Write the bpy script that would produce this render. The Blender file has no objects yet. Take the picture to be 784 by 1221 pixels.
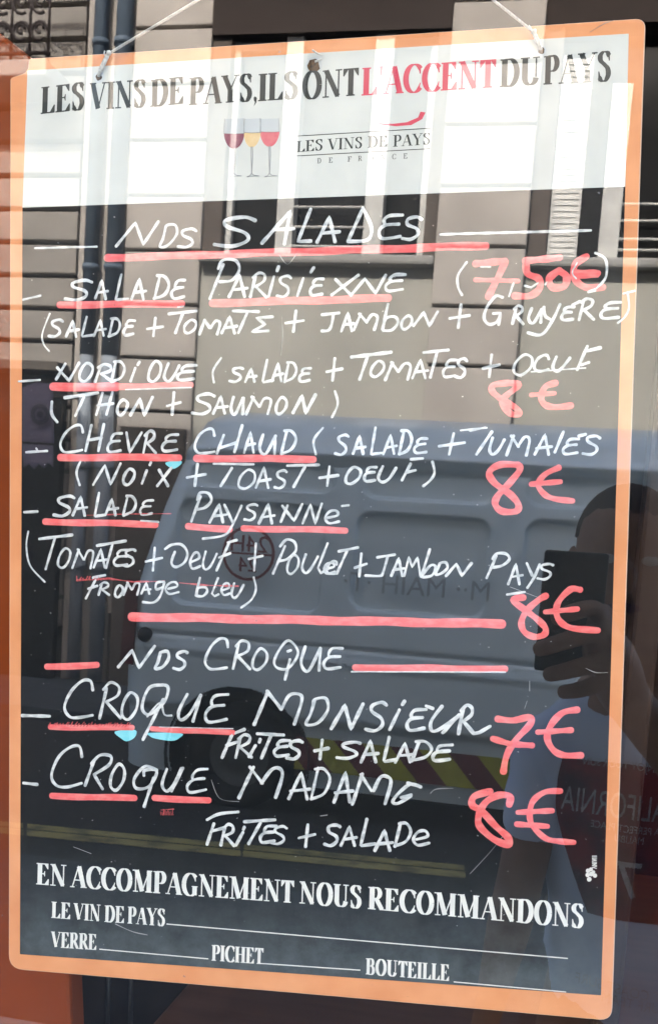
import bpy, bmesh, math, random
from mathutils import Vector, Matrix
from mathutils.bvhtree import BVHTree
random.seed(7)
S = bpy.context.scene
C = S.collection

# ------------------------------------------------------------------ camera
PX, PY, F = 392.0, 790.0, 1257.7           # principal point and focal length in photo pixels (784 x 1221)
AX = Vector((0.97556348, 0.0900353, -0.2004234))
AY = Vector((0.20832097, -0.08905915, 0.97399735))
AZ = Vector((0.06984461, -0.99194864, -0.1056391))
D = 0.65                                    # camera to pane
CAM = Vector((0, -D, 1.72))
cd = bpy.data.cameras.new('camera'); cam = bpy.data.objects.new('camera', cd); C.objects.link(cam)
cd.sensor_fit = 'HORIZONTAL'; cd.sensor_width = 36.0; cd.lens = 36.0 * F / 784
cd.shift_y = (PY - 610.5) / 784; cd.clip_start = 0.002; cd.clip_end = 500
def wdir(c): return Vector((c.dot(AX), c.dot(AY), c.dot(AZ)))
R = Matrix((wdir(Vector((1, 0, 0))), wdir(Vector((0, -1, 0))), wdir(Vector((0, 0, -1))))).transposed()
cam.matrix_world = Matrix.Translation(CAM) @ R.to_4x4()
S.camera = cam
cd.dof.use_dof = True; cd.dof.focus_distance = 0.68; cd.dof.aperture_fstop = 64   # small phone lens: the far street is slightly soft
def ray(px, py): return wdir(Vector((px - PX, py - PY, F)))
def at(px, py, y):                          # point of the sight line at depth y behind the pane
    r = ray(px, py); return CAM + r * ((y + D) / r.y)
def ground_at(px, py, z=0.0):
    r = ray(px, py); return CAM + r * ((z - CAM.z) / r.z)

# ------------------------------------------------------------------ light
SUN_EL, SUN_AZ = math.radians(38), math.radians(9)
w = bpy.data.worlds.new("World"); S.world = w; w.use_nodes = True
nt = w.node_tree; bg = nt.nodes['Background']
sk = nt.nodes.new('ShaderNodeTexSky'); sk.sky_type = 'NISHITA'; sk.sun_disc = False
sk.dust_density = 4.0; sk.ozone_density = 0.3; sk.air_density = 0.8
sk.sun_elevation = SUN_EL; sk.sun_rotation = -SUN_AZ
nt.links.new(sk.outputs[0], bg.inputs[0]); bg.inputs[1].default_value = 0.15
sl = bpy.data.lights.new('sun', 'SUN'); sl.energy = 2.15; sl.angle = math.radians(0.53); sl.color = (1, 0.95, 0.88)
so = bpy.data.objects.new('sun', sl); C.objects.link(so)
sd = Vector((math.sin(SUN_AZ) * math.cos(SUN_EL), -math.cos(SUN_AZ) * math.cos(SUN_EL), -math.sin(SUN_EL)))
so.rotation_euler = sd.to_track_quat('-Z', 'Y').to_euler(); so.location = (0, 0, 30)
S.view_settings.view_transform = 'Standard'; S.view_settings.look = 'None'; S.view_settings.gamma = 1
S.view_settings.exposure = 3.55
S.render.engine = 'CYCLES'
S.cycles.use_denoising = True
S.cycles.max_bounces = 10; S.cycles.diffuse_bounces = 5; S.cycles.transparent_max_bounces = 16
S.cycles.sample_clamp_indirect = 20

# ------------------------------------------------------------------ materials
def new_mat(name):
    m = bpy.data.materials.new(name); m.use_nodes = True
    return m, m.node_tree, m.node_tree.nodes['Principled BSDF']
def mat(name, col, rough=0.7, col2=None, scale=8.0, detail=6.0, spec=0.3, metal=0.0, bump=0.0, stretch=None, lo=0.35, hi=0.65):
    m, t, b = new_mat(name)
    b.inputs['Roughness'].default_value = rough; b.inputs['Specular IOR Level'].default_value = spec
    b.inputs['Metallic'].default_value = metal
    c1 = (*col, 1); c2 = (*(col2 or tuple(x * 0.82 for x in col)), 1)
    tc = t.nodes.new('ShaderNodeTexCoord'); mp = t.nodes.new('ShaderNodeMapping')
    if stretch: mp.inputs['Scale'].default_value = stretch
    no = t.nodes.new('ShaderNodeTexNoise'); no.inputs['Scale'].default_value = scale; no.inputs['Detail'].default_value = detail
    rp = t.nodes.new('ShaderNodeValToRGB')
    rp.color_ramp.elements[0].position = lo; rp.color_ramp.elements[0].color = c2
    rp.color_ramp.elements[1].position = hi; rp.color_ramp.elements[1].color = c1
    t.links.new(tc.outputs['Object'], mp.inputs[0]); t.links.new(mp.outputs[0], no.inputs['Vector'])
    t.links.new(no.outputs['Fac'], rp.inputs[0]); t.links.new(rp.outputs[0], b.inputs['Base Color'])
    if bump:
        bp_ = t.nodes.new('ShaderNodeBump'); bp_.inputs['Strength'].default_value = bump; bp_.inputs['Distance'].default_value = 0.01
        t.links.new(no.outputs['Fac'], bp_.inputs['Height']); t.links.new(bp_.outputs[0], b.inputs['Normal'])
    return m

def pane_mat():
    m = bpy.data.materials.new('window_glass'); m.use_nodes = True; t = m.node_tree; t.nodes.clear()
    o = t.nodes.new('ShaderNodeOutputMaterial'); mx = t.nodes.new('ShaderNodeMixShader')
    tr = t.nodes.new('ShaderNodeBsdfTransparent'); gl = t.nodes.new('ShaderNodeBsdfGlossy')
    gl.inputs['Roughness'].default_value = 0.0; gl.inputs['Color'].default_value = (0.97, 0.99, 1, 1)
    tr.inputs['Color'].default_value = (0.985, 0.995, 0.99, 1)
    fr = t.nodes.new('ShaderNodeFresnel'); fr.inputs['IOR'].default_value = 1.98    # both faces of a double glazed pane together
    ge = t.nodes.new('ShaderNodeNewGeometry'); ml = t.nodes.new('ShaderNodeMath'); ml.operation = 'MULTIPLY'
    iv = t.nodes.new('ShaderNodeMath'); iv.operation = 'SUBTRACT'; iv.inputs[0].default_value = 1
    t.links.new(ge.outputs['Backfacing'], iv.inputs[1]); t.links.new(fr.outputs[0], ml.inputs[0]); t.links.new(iv.outputs[0], ml.inputs[1])
    t.links.new(ml.outputs[0], mx.inputs[0]); t.links.new(tr.outputs[0], mx.inputs[1]); t.links.new(gl.outputs[0], mx.inputs[2])
    # specks of dust and a faint film on the glass
    tc = t.nodes.new('ShaderNodeTexCoord'); n1 = t.nodes.new('ShaderNodeTexNoise'); n1.inputs['Scale'].default_value = 260; n1.inputs['Detail'].default_value = 1
    n2 = t.nodes.new('ShaderNodeTexNoise'); n2.inputs['Scale'].default_value = 7; n2.inputs['Detail'].default_value = 8
    r1 = t.nodes.new('ShaderNodeMapRange'); r1.inputs['From Min'].default_value = 0.77; r1.inputs['From Max'].default_value = 0.82; r1.inputs['To Max'].default_value = 0.3
    r2 = t.nodes.new('ShaderNodeMapRange'); r2.inputs['From Min'].default_value = 0.45; r2.inputs['From Max'].default_value = 0.8; r2.inputs['To Max'].default_value = 0.008
    ad = t.nodes.new('ShaderNodeMath'); ad.operation = 'ADD'; df = t.nodes.new('ShaderNodeBsdfDiffuse'); df.inputs[0].default_value = (0.6, 0.6, 0.6, 1)
    m2 = t.nodes.new('ShaderNodeMixShader'); ml2 = t.nodes.new('ShaderNodeMath'); ml2.operation = 'MULTIPLY'
    t.links.new(tc.outputs['Object'], n1.inputs['Vector']); t.links.new(tc.outputs['Object'], n2.inputs['Vector'])
    t.links.new(n1.outputs['Fac'], r1.inputs['Value']); t.links.new(n2.outputs['Fac'], r2.inputs['Value'])
    t.links.new(r1.outputs[0], ad.inputs[0]); t.links.new(r2.outputs[0], ad.inputs[1]); t.links.new(ad.outputs[0], ml2.inputs[0]); t.links.new(iv.outputs[0], ml2.inputs[1])
    t.links.new(ml2.outputs[0], m2.inputs[0]); t.links.new(mx.outputs[0], m2.inputs[1]); t.links.new(df.outputs[0], m2.inputs[2])
    t.links.new(m2.outputs[0], o.inputs[0])
    return m

def board_black():
    m, t, b = new_mat('blackboard_laminate')
    tc = t.nodes.new('ShaderNodeTexCoord'); sx = t.nodes.new('ShaderNodeSeparateXYZ')
    t.links.new(tc.outputs['Object'], sx.inputs[0])
    n1 = t.nodes.new('ShaderNodeTexNoise'); n1.inputs['Scale'].default_value = 34; n1.inputs['Detail'].default_value = 8; n1.inputs['Roughness'].default_value = 0.7
    n2 = t.nodes.new('ShaderNodeTexNoise'); n2.inputs['Scale'].default_value = 420; n2.inputs['Detail'].default_value = 2
    t.links.new(tc.outputs['Object'], n1.inputs['Vector']); t.links.new(tc.outputs['Object'], n2.inputs['Vector'])
    # chalk dust wiped down to the foot of the board
    mr = t.nodes.new('ShaderNodeMapRange'); mr.inputs['From Min'].default_value = -0.20; mr.inputs['From Max'].default_value = -0.298
    t.links.new(sx.outputs['Y'], mr.inputs['Value'])
    pw = t.nodes.new('ShaderNodeMath'); pw.operation = 'POWER'; pw.inputs[1].default_value = 2.2; t.links.new(mr.outputs[0], pw.inputs[0])
    m1 = t.nodes.new('ShaderNodeMath'); m1.operation = 'MULTIPLY'; t.links.new(pw.outputs[0], m1.inputs[0])
    r1 = t.nodes.new('ShaderNodeMapRange'); r1.inputs['From Min'].default_value = 0.12; r1.inputs['From Max'].default_value = 0.82; m1.inputs[1].default_value = 1
    t.links.new(n1.outputs['Fac'], r1.inputs['Value']); t.links.new(r1.outputs[0], m1.inputs[1])
    sp = t.nodes.new('ShaderNodeMapRange'); sp.inputs['From Min'].default_value = 0.735; sp.inputs['From Max'].default_value = 0.8
    t.links.new(n2.outputs['Fac'], sp.inputs['Value'])
    ad = t.nodes.new('ShaderNodeMath'); ad.operation = 'MULTIPLY_ADD'; ad.inputs[1].default_value = 0.5; ad.use_clamp = True
    t.links.new(sp.outputs[0], ad.inputs[0]); t.links.new(m1.outputs[0], ad.inputs[2])
    mx = t.nodes.new('ShaderNodeMix'); mx.data_type = 'RGBA'
    mx.inputs['A'].default_value = (0.0055, 0.0065, 0.0075, 1); mx.inputs['B'].default_value = (0.12, 0.145, 0.15, 1)
    t.links.new(ad.outputs[0], mx.inputs['Factor']); t.links.new(mx.outputs['Result'], b.inputs['Base Color'])
    b.inputs['Roughness'].default_value = 0.5; b.inputs['Specular IOR Level'].default_value = 0.12
    return m

def marker(name, c1, c2, sx=60, sy=60):
    m, t, b = new_mat(name)
    tc = t.nodes.new('ShaderNodeTexCoord'); mp = t.nodes.new('ShaderNodeMapping'); mp.inputs['Scale'].default_value = (sx, sy, 1)
    no = t.nodes.new('ShaderNodeTexNoise'); no.inputs['Scale'].default_value = 3; no.inputs['Detail'].default_value = 5
    rp = t.nodes.new('ShaderNodeValToRGB'); rp.color_ramp.elements[0].position = 0.36; rp.color_ramp.elements[1].position = 0.58
    rp.color_ramp.elements[0].color = (*c2, 1); rp.color_ramp.elements[1].color = (*c1, 1)
    t.links.new(tc.outputs['Object'], mp.inputs[0]); t.links.new(mp.outputs[0], no.inputs['Vector'])
    t.links.new(no.outputs['Fac'], rp.inputs[0]); t.links.new(rp.outputs[0], b.inputs['Base Color'])
    b.inputs['Roughness'].default_value = 0.75; b.inputs['Specular IOR Level'].default_value = 0.1
    return m

M = {}
M['glass'] = pane_mat()
M['black'] = board_black()
M['cream'] = mat('board_cream', (0.66, 0.66, 0.595), 0.5, (0.60, 0.605, 0.55), 30, detail=9)
M['orange'] = mat('board_orange', (0.78, 0.345, 0.155), 0.55, (0.70, 0.28, 0.115), 26, detail=10, spec=0.2)
M['edge'] = mat('board_edge', (0.82, 0.55, 0.38), 0.7)
M['white_ink'] = marker('white_chalk_ink', (0.72, 0.725, 0.69), (0.43, 0.45, 0.44), 45, 80)
M['red_ink'] = marker('red_chalk_ink', (0.82, 0.145, 0.14), (0.84, 0.235, 0.215), 40, 90)
M['dark_red_ink'] = marker('faded_red_ink', (0.62, 0.10, 0.10), (0.30, 0.05, 0.05), 200, 60)
M['cyan_ink'] = marker('cyan_chalk_ink', (0.19, 0.62, 0.68), (0.25, 0.66, 0.70))
M['print_black'] = mat('print_black', (0.035, 0.04, 0.035), 0.6)
M['print_red'] = mat('print_red', (0.62, 0.06, 0.10), 0.6, (0.6, 0.055, 0.09))
M['print_white'] = mat('print_white', (0.80, 0.79, 0.72), 0.6, (0.72, 0.71, 0.65), 90)
M['print_grey'] = mat('print_grey', (0.36, 0.36, 0.35), 0.6)
M['print_pale'] = mat('print_pale', (0.60, 0.62, 0.60), 0.6)
M['wine_dark'] = mat('wine_dark', (0.24, 0.07, 0.10), 0.6, (0.30, 0.11, 0.13), 200)
M['wine_white'] = mat('wine_white', (0.72, 0.50, 0.24), 0.6, (0.76, 0.56, 0.30), 200)
M['wine_rose'] = mat('wine_rose', (0.66, 0.14, 0.16), 0.6, (0.70, 0.20, 0.2), 200)
M['string'] = mat('string', (0.72, 0.70, 0.64), 0.9, (0.5, 0.48, 0.43), 900)
M['hole'] = mat('rusty_hole', (0.05, 0.03, 0.018), 0.9, (0.14, 0.075, 0.03), 500)
M['panel'] = mat('red_brown_paint', (0.30, 0.058, 0.009), 0.5, (0.23, 0.043, 0.007), 5, spec=0.15)
M['brown'] = mat('brown_wood', (0.115, 0.05, 0.028), 0.5, (0.09, 0.037, 0.02), 6, stretch=(1, 8, 8))
M['dark_wood'] = mat('dark_wood', (0.03, 0.02, 0.015), 0.5, (0.018, 0.012, 0.01), 9)
M['dark'] = mat('dark_room', (0.02, 0.015, 0.013), 0.9)
M['post'] = mat('post_wood', (0.03, 0.016, 0.011), 0.6)
M['rod'] = mat('rod_metal', (0.16, 0.15, 0.14), 0.3, metal=0.8)
M['stone'] = mat('stone_beige', (0.40, 0.362, 0.322), 0.9, (0.30, 0.272, 0.242), 1.7, detail=10, bump=0.25, lo=0.3, hi=0.68)
M['render'] = mat('render_grey', (0.37, 0.355, 0.31), 0.9, (0.30, 0.288, 0.25), 1.1, detail=9, bump=0.15, lo=0.3, hi=0.68)
M['stone_grey'] = mat('sill_stone', (0.30, 0.29, 0.27), 0.9, (0.24, 0.23, 0.21), 4)
M['stone_left'] = mat('stone_weathered', (0.28, 0.255, 0.225), 0.9, (0.19, 0.172, 0.15), 1.4, detail=10, bump=0.25, lo=0.3, hi=0.68)
M['stone_dark'] = mat('stone_joint', (0.10, 0.085, 0.07), 0.95)
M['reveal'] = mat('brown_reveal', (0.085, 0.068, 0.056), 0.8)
M['lintel_shade'] = mat('painted_lintel_shade', (0.026, 0.017, 0.014), 0.8)  # shadow tone of the bay tops, painted near-black
M['white_paint'] = mat('white_paint', (0.47, 0.46, 0.43), 0.45, (0.36, 0.355, 0.33), 5)
M['dark_pane'] = mat('dark_window', (0.014, 0.014, 0.014), 0.15, (0.009, 0.009, 0.009), 3, spec=0.2)
M['pipe'] = mat('pipe_blue_grey', (0.085, 0.115, 0.15), 0.6, (0.07, 0.095, 0.125), 4)
M['pipe_light'] = mat('pipe_pale', (0.28, 0.31, 0.34), 0.6, (0.24, 0.265, 0.29), 4)
M['iron'] = mat('wrought_iron', (0.03, 0.02, 0.018), 0.6)
M['van'] = mat('van_paint', (0.68, 0.80, 0.86), 0.25, (0.60, 0.72, 0.78), 1.6, spec=0.5, detail=9)
M['van_dark'] = mat('van_black_plastic', (0.02, 0.02, 0.022), 0.6)
M['tyre'] = mat('tyre_rubber', (0.015, 0.015, 0.015), 0.85)
M['rim'] = mat('steel_rim', (0.12, 0.125, 0.13), 0.5, metal=0.4)
M['stripe_y'] = mat('stripe_yellow', (0.42, 0.42, 0.04), 0.5, (0.34, 0.34, 0.04), 9)
M['stripe_r'] = mat('stripe_red', (0.15, 0.03, 0.04), 0.5)
M['van_red'] = mat('van_red_print', (0.26, 0.07, 0.07), 0.5)
M['van_text'] = mat('van_grey_print', (0.40, 0.47, 0.51), 0.5)
M['lamp_red'] = mat('rear_lamp_red', (0.10, 0.01, 0.01), 0.2)
M['asphalt'] = mat('asphalt', (0.032, 0.032, 0.033), 0.9, (0.022, 0.022, 0.023), 30, bump=0.3)
M['pavement'] = mat('pavement_grey', (0.052, 0.06, 0.07), 0.9, (0.036, 0.042, 0.05), 6, bump=0.2)
M['bounce_paving'] = mat('pale_bounce_paving', (0.50, 0.47, 0.43), 0.9, (0.42, 0.40, 0.36), 3, bump=0.1)
M['line_yellow'] = mat('road_paint_yellow', (0.36, 0.31, 0.11), 0.8, (0.14, 0.125, 0.06), 7, lo=0.35, hi=0.55)
M['skin'] = mat('skin', (0.29, 0.18, 0.13), 0.55, (0.21, 0.125, 0.09), 22)
M['hair'] = mat('short_hair', (0.055, 0.042, 0.036), 0.8, (0.04, 0.03, 0.026), 60)
M['shirt'] = mat('blue_grey_cotton', (0.58, 0.72, 0.93), 0.95, (0.47, 0.60, 0.82), 10)
M['shirt_red'] = mat('shirt_print_maroon', (0.26, 0.035, 0.05), 0.95, (0.08, 0.045, 0.07), 16, lo=0.4, hi=0.6)
M['shirt_ink'] = mat('shirt_print_grey', (0.62, 0.66, 0.72), 0.95, (0.3, 0.32, 0.36), 50)
M['trousers'] = mat('dark_trousers', (0.04, 0.045, 0.06), 0.9)
M['phone'] = mat('phone_case', (0.02, 0.022, 0.024), 0.35)
M['lilac'] = mat('lilac_canvas', (0.16, 0.14, 0.20), 0.9, (0.13, 0.115, 0.165), 5)
M['lilac_dark'] = mat('emblem_dark', (0.05, 0.045, 0.065), 0.9)
M['shop_wall'] = mat('shop_wall', (0.78, 0.75, 0.70), 0.9, bump=0.1)
M['shop_frame'] = mat('shop_frame', (0.16, 0.04, 0.02), 0.4)

# ------------------------------------------------------------------ mesh helpers
class MB:
    def __init__(s): s.v = []; s.f = []; s.m = []
    def face(s, pts, m=0):
        n = len(s.v); s.v += [tuple(p) for p in pts]; s.f.append(tuple(range(n, n + len(pts)))); s.m.append(m)
    def box(s, x0, x1, y0, y1, z0, z1, m=0):
        n = len(s.v)
        s.v += [(x, y, z) for x in (x0, x1) for y in (y0, y1) for z in (z0, z1)]
        for q in ((0, 1, 3, 2), (4, 6, 7, 5), (0, 4, 5, 1), (2, 3, 7, 6), (0, 2, 6, 4), (1, 5, 7, 3)):
            s.f.append(tuple(n + k for k in q)); s.m.append(m)
    def tube(s, pts, r, k=10, m=0, caps=True):
        pts = [Vector(p) for p in pts]; rings = []
        rr = r if isinstance(r, (list, tuple)) else [r] * len(pts)
        for i, p in enumerate(pts):
            d = (pts[min(i + 1, len(pts) - 1)] - pts[max(i - 1, 0)]).normalized()
            a = d.orthogonal().normalized() if i == 0 else (a - d * a.dot(d)).normalized()
            b = d.cross(a); n = len(s.v); rings.append(n)
            s.v += [tuple(p + (a * math.cos(2 * math.pi * j / k) + b * math.sin(2 * math.pi * j / k)) * rr[i]) for j in range(k)]
        for i in range(len(rings) - 1):
            for j in range(k):
                s.f.append((rings[i] + j, rings[i] + (j + 1) % k, rings[i + 1] + (j + 1) % k, rings[i + 1] + j)); s.m.append(m)
        if caps:
            s.f.append(tuple(rings[0] + j for j in reversed(range(k)))); s.m.append(m)
            s.f.append(tuple(rings[-1] + j for j in range(k))); s.m.append(m)
    def prism(s, pts, off, m=0):            # outline and its copy moved by off
        pts = [Vector(p) for p in pts]; off = Vector(off); n = len(s.v); k = len(pts)
        s.v += [tuple(p) for p in pts] + [tuple(p + off) for p in pts]
        s.f.append(tuple(range(n, n + k))); s.m.append(m)
        s.f.append(tuple(reversed(range(n + k, n + 2 * k)))); s.m.append(m)
        for i in range(k):
            j = (i + 1) % k; s.f.append((n + i, n + k + i, n + k + j, n + j)); s.m.append(m)
    def disc(s, c, nrm, r0, r1, k=32, depth=0.02, m=0):   # ring or disc with thickness
        c = Vector(c); nrm = Vector(nrm).normalized(); a = nrm.orthogonal().normalized(); b = nrm.cross(a)
        n = len(s.v)
        for h in (0, depth):
            for r in (r0, r1):
                s.v += [tuple(c + nrm * h + (a * math.cos(2 * math.pi * j / k) + b * math.sin(2 * math.pi * j / k)) * r) for j in range(k)]
        for j in range(k):
            i = (j + 1) % k
            for q in ((0, 1), (1, 3), (3, 2), (2, 0)):
                s.f.append((n + q[0] * k + j, n + q[0] * k + i, n + q[1] * k + i, n + q[1] * k + j)); s.m.append(m)
    def build(s, name, mats, parent=None, smooth=False, fix=True):
        me = bpy.data.meshes.new(name); me.from_pydata(s.v, [], s.f)
        for m in (mats if isinstance(mats, (list, tuple)) else [mats]): me.materials.append(m)
        for p, m in zip(me.polygons, s.m): p.material_index = m; p.use_smooth = smooth
        if fix:
            b = bmesh.new(); b.from_mesh(me); bmesh.ops.recalc_face_normals(b, faces=b.faces); b.to_mesh(me); b.free()
        o = bpy.data.objects.new(name, me); C.objects.link(o)
        if parent: o.parent = parent
        return o
def tag(o, label=None, cat=None, group=None, kind=None):
    if label: o['label'] = label
    if cat: o['category'] = cat
    if group: o['group'] = group
    if kind: o['kind'] = kind
    return o
def empty(name, loc=(0, 0, 0)):
    o = bpy.data.objects.new(name, None); o.location = loc; o.empty_display_size = 0.1; C.objects.link(o); return o
def bevel(o, w_, seg=2):
    md = o.modifiers.new('bevel', 'BEVEL'); md.width = w_; md.segments = seg; md.limit_method = 'ANGLE'; md.angle_limit = math.radians(40); return o
def flip(mb):                               # the street lies on the photographer's side: depth behind the pane becomes depth in front of it
    mb.v = [(x, -y, z) for x, y, z in mb.v]; return mb
def cat(pts, closed=False, n=6):            # smooth curve through points
    P = [Vector(p) for p in pts]
    if len(P) < 3: return P
    out = []; k = len(P); rng = range(k) if closed else range(k - 1)
    for i in rng:
        g = lambda j: P[j % k] if closed else P[max(0, min(k - 1, j))]
        a, b, c, d = g(i - 1), g(i), g(i + 1), g(i + 2)
        for q in range(n):
            t = q / n
            out.append(0.5 * ((2 * b) + (c - a) * t + (2 * a - 5 * b + 4 * c - d) * t * t + (3 * b - a - 3 * c + d) * t ** 3))
    out.append(P[0].copy() if closed else P[-1]); return out

# ================================================================== THE SETTING
def sheet(name, x0, x1, y0, y1, z, m, lab):
    b = MB(); b.box(x0, x1, -y1, -y0, z - 0.3, z); o = b.build(name, m); o['kind'] = 'structure'; o['label'] = lab; return o
KERB = 4.35; FAR = 8.1
sheet('road', -60, 60, KERB, FAR, 0.0, M['asphalt'], 'dark asphalt street under the parked van')
sheet('ground', -60, 60, -40, 60, -0.14, M['asphalt'], 'ground around the street')
b = MB(); b.box(-60, 60, -2.6, 0.0, -0.2, 0.024); pv = bevel(b.build('pavement', M['bounce_paving']), 0.012); pv['kind'] = 'structure'  # pale strip added out of view to bounce light onto the person
b = MB(); b.box(-60, 60, -KERB, -2.602, -0.2, 0.02); pv = bevel(b.build('pavement', M['pavement']), 0.012); pv['kind'] = 'structure'
b = MB(); b.box(-60, 60, -12, -FAR, -0.2, 0.12); pv = bevel(b.build('pavement', M['pavement']), 0.012); pv['kind'] = 'structure'
# worn double yellow line
g0, g1 = ground_at(30, 983), ground_at(556, 1033); h0, h1 = ground_at(30, 996), ground_at(556, 1047)
b = MB()
def line_quad(fa, fb, t0, t1):
    p = [g0.lerp(h0, fa).lerp(g1.lerp(h1, fa), t0), g0.lerp(h0, fa).lerp(g1.lerp(h1, fa), t1), g0.lerp(h0, fb).lerp(g1.lerp(h1, fb), t1), g0.lerp(h0, fb).lerp(g1.lerp(h1, fb), t0)]
    b.face([(q.x, -q.y, 0.004) for q in p])
for k in range(-8, 1):
    line_quad(0, 0.46, k * 0.5 + 0.505, k * 0.5 + 0.995); line_quad(0.56, 1.1, k * 0.5 + 0.503, k * 0.5 + 0.997)
ym = b.build('road_marking', M['line_yellow'], fix=False); ym['kind'] = 'structure'; ym['label'] = 'worn double yellow line painted along the street'

# ================================================================== SHOP: wall round the window, dark room behind the pane
shop = tag(empty('shop_building'), 'beige shop front with the window the menu hangs in', 'building')
WX0, WX1, WZ0, WZ1 = -0.78, 0.46, 1.10, 2.45
SH = 10.75
b = MB()
b.box(-20, WX0, 0.0, 0.3, 0.02, SH); b.box(WX1, 12, 0.0, 0.3, 0.02, SH)
b.box(WX0, WX1, 0.0, 0.3, 0.02, WZ0); b.box(WX0, WX1, 0.0, 0.3, WZ1, SH)
b.build('wall', M['shop_wall'], shop)
b = MB()
b.box(-20, 12, 0.302, 8, 5.5, SH - 0.3); b.build('upper_storey', M['shop_wall'], shop)
b = MB()
b.box(-3.2, 2.6, 0.302, 4.2, 3.2, 3.3); b.box(-3.2, 2.6, 4.2, 4.3, 0.0, 3.3); b.box(-3.3, -3.2, 0.302, 4.3, 0.0, 3.3); b.box(2.6, 2.7, 0.302, 4.3, 0.0, 3.3)
b.box(-3.2, 2.6, 0.302, 4.2, -0.05, 0.05)
b.build('room', M['dark'], shop)
b = MB()
b.box(WX0, WX0 + 0.06, 0.06, 0.12, WZ0, WZ1); b.box(WX1 - 0.06, WX1, 0.06, 0.12, WZ0, WZ1)
b.box(WX0 + 0.06, WX1 - 0.06, 0.06, 0.12, WZ0, WZ0 + 0.06); b.box(WX0 + 0.06, WX1 - 0.06, 0.06, 0.12, WZ1 - 0.06, WZ1)
b.v = [(x, y - 0.075, z) for x, y, z in b.v]
bevel(b.build('window_frame', M['shop_frame'], shop), 0.004)

b = MB(); b.box(WX0 + 0.04, WX1 - 0.04, 0.0, 0.006, WZ0 + 0.04, WZ1 - 0.04)
tag(b.build('window_pane', M['glass']), 'large clear shop window pane reflecting the street, in front of the menu board', 'window pane')

# things inside, seen round the board
b = MB()
pq = [(-90, 10), (0, 38), (40, 70), (88, 1300), (-90, 1300)]
b.prism([at(x, y, 0.24) for x, y in pq], (0, 0.03, 0))
tag(bevel(b.build('partition', M['panel']), 0.004), 'red brown painted panel standing behind the left edge of the board', 'panel')
pz = at(180, 1215, 0.25)
b = MB()
xl = at(196, 1203, 0.3).x; zt = at(196, 1203, 0.3).z
b.box(xl, 0.7, 0.14, 1.0, zt - 0.035, zt)
tb = empty('wooden_table', (xl, 0.5, 0.05)); tag(tb, 'brown wooden table top inside, below the board', 'table')
b.v = [(x - xl, y - 0.5, z - 0.05) for x, y, z in b.v]
bevel(b.build('table_top', M['brown'], tb), 0.004)
for lx in (0.04, 0.7 - xl - 0.08):
    for ly in (-0.33, 0.45):
        b = MB(); b.box(lx, lx + 0.05, ly - 0.0, ly + 0.05, 0.0, zt - 0.087); b.build('leg', M['dark_wood'], tb)
ch = empty('dark_chair', at(130, 1215, 0.75)); ch.location.z = 0.05; tag(ch, 'dark chair back with two metal rods, inside below the left end of the board', 'chair')
c0 = ch.location
def rel(p): return (p[0] - c0.x, p[1] - c0.y, p[2] - c0.z)
b = MB(); b.prism([rel(at(x, y, 0.8)) for x, y in ((86, 1080), (240, 1080), (240, 1330), (92, 1330))], (0, 0.03, 0)); bevel(b.build('backrest', M['dark_wood'], ch), 0.006)
for x in (131, 158):
    b = MB(); p0 = at(x - 5, 1330, 0.76); p1 = at(x, 1085, 0.76); b.tube([rel(p0), rel(p1)], 0.0035, 8); b.build('rod', M['rod'], ch, True)
b = MB(); sz = 0.45
b.box(-0.12, 0.16, -0.1, 0.3, sz, sz + 0.04); bevel(b.build('seat', M['dark_wood'], ch), 0.01)
for lx in (-0.11, 0.12):
    for ly in (-0.08, 0.25):
        b = MB(); b.box(lx, lx + 0.03, ly, ly + 0.03, 0, sz); b.build('leg', M['dark_wood'], ch)
b = MB(); xa, xb = at(738, 900, 0.35).x, at(771, 900, 0.35).x
b.box(xa, xb, 0.35, 0.40, 0.05, 3.19); tag(bevel(b.build('wooden_post', M['post']), 0.004), 'dark brown wooden post inside, behind the right edge of the board', 'post')

# ================================================================== MENU BOARD
an, bn = math.radians(-2.5), math.radians(-2.0)
BN = Vector((math.sin(an), math.cos(an) * math.cos(bn), math.sin(bn))).normalized()
B0 = at(385, 620, 0.036)
def bworld(px, py):
    r = ray(px, py); return CAM + r * ((B0 - CAM).dot(BN) / r.dot(BN))
BU = (bworld(748, 619) - bworld(13, 620)); BU = (BU - BN * BU.dot(BN)).normalized()
BW = -BN; BV = BW.cross(BU).normalized()
board = empty('menu_board'); board.matrix_world = Matrix((BU, BV, BW)).transposed().to_4x4(); board.location = B0
tag(board, 'orange bordered blackboard menu handwritten in white and red, hanging in the window', 'menu board')
def bp(px, py):
    d = bworld(px, py) - B0; return Vector((d.dot(BU), d.dot(BV)))
PXS = (bp(400, 620) - bp(300, 620)).length / 100     # metres per photo pixel on the board

def flat(name, polys, m, z0, z1, parent, arr=None):
    b = MB()
    for pl in polys: b.prism([(p.x, p.y, z1) for p in pl], (0, 0, z0 - z1))
    return b.build(name, m, parent)
def rounded(pts, r, k=5):
    out = []; n = len(pts)
    for i in range(n):
        a, c, d = Vector(pts[i - 1]), Vector(pts[i]), Vector(pts[(i + 1) % n]); rr = r[i]
        if not rr: out.append(c); continue
        p, q = c + (a - c).normalized() * rr, c + (d - c).normalized() * rr
        for j in range(k + 1):
            t = j / k; out.append(p * (1 - t) ** 2 + c * 2 * t * (1 - t) + q * t * t)
    return out
outer = rounded([(13, 93), (24, 89), (30, 87), (34, 81), (35, 70), (200, 59.5), (375, 48), (560, 36), (768, 22), (728, 1217), (400, 1188), (11, 1155)],
                [2, 2, 2, 2, 2, 0, 0, 0, 11, 14, 0, 16])
flat('board_panel', [[bp(*p) for p in outer]], M['orange'], -0.0035, 0.0, board)
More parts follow.
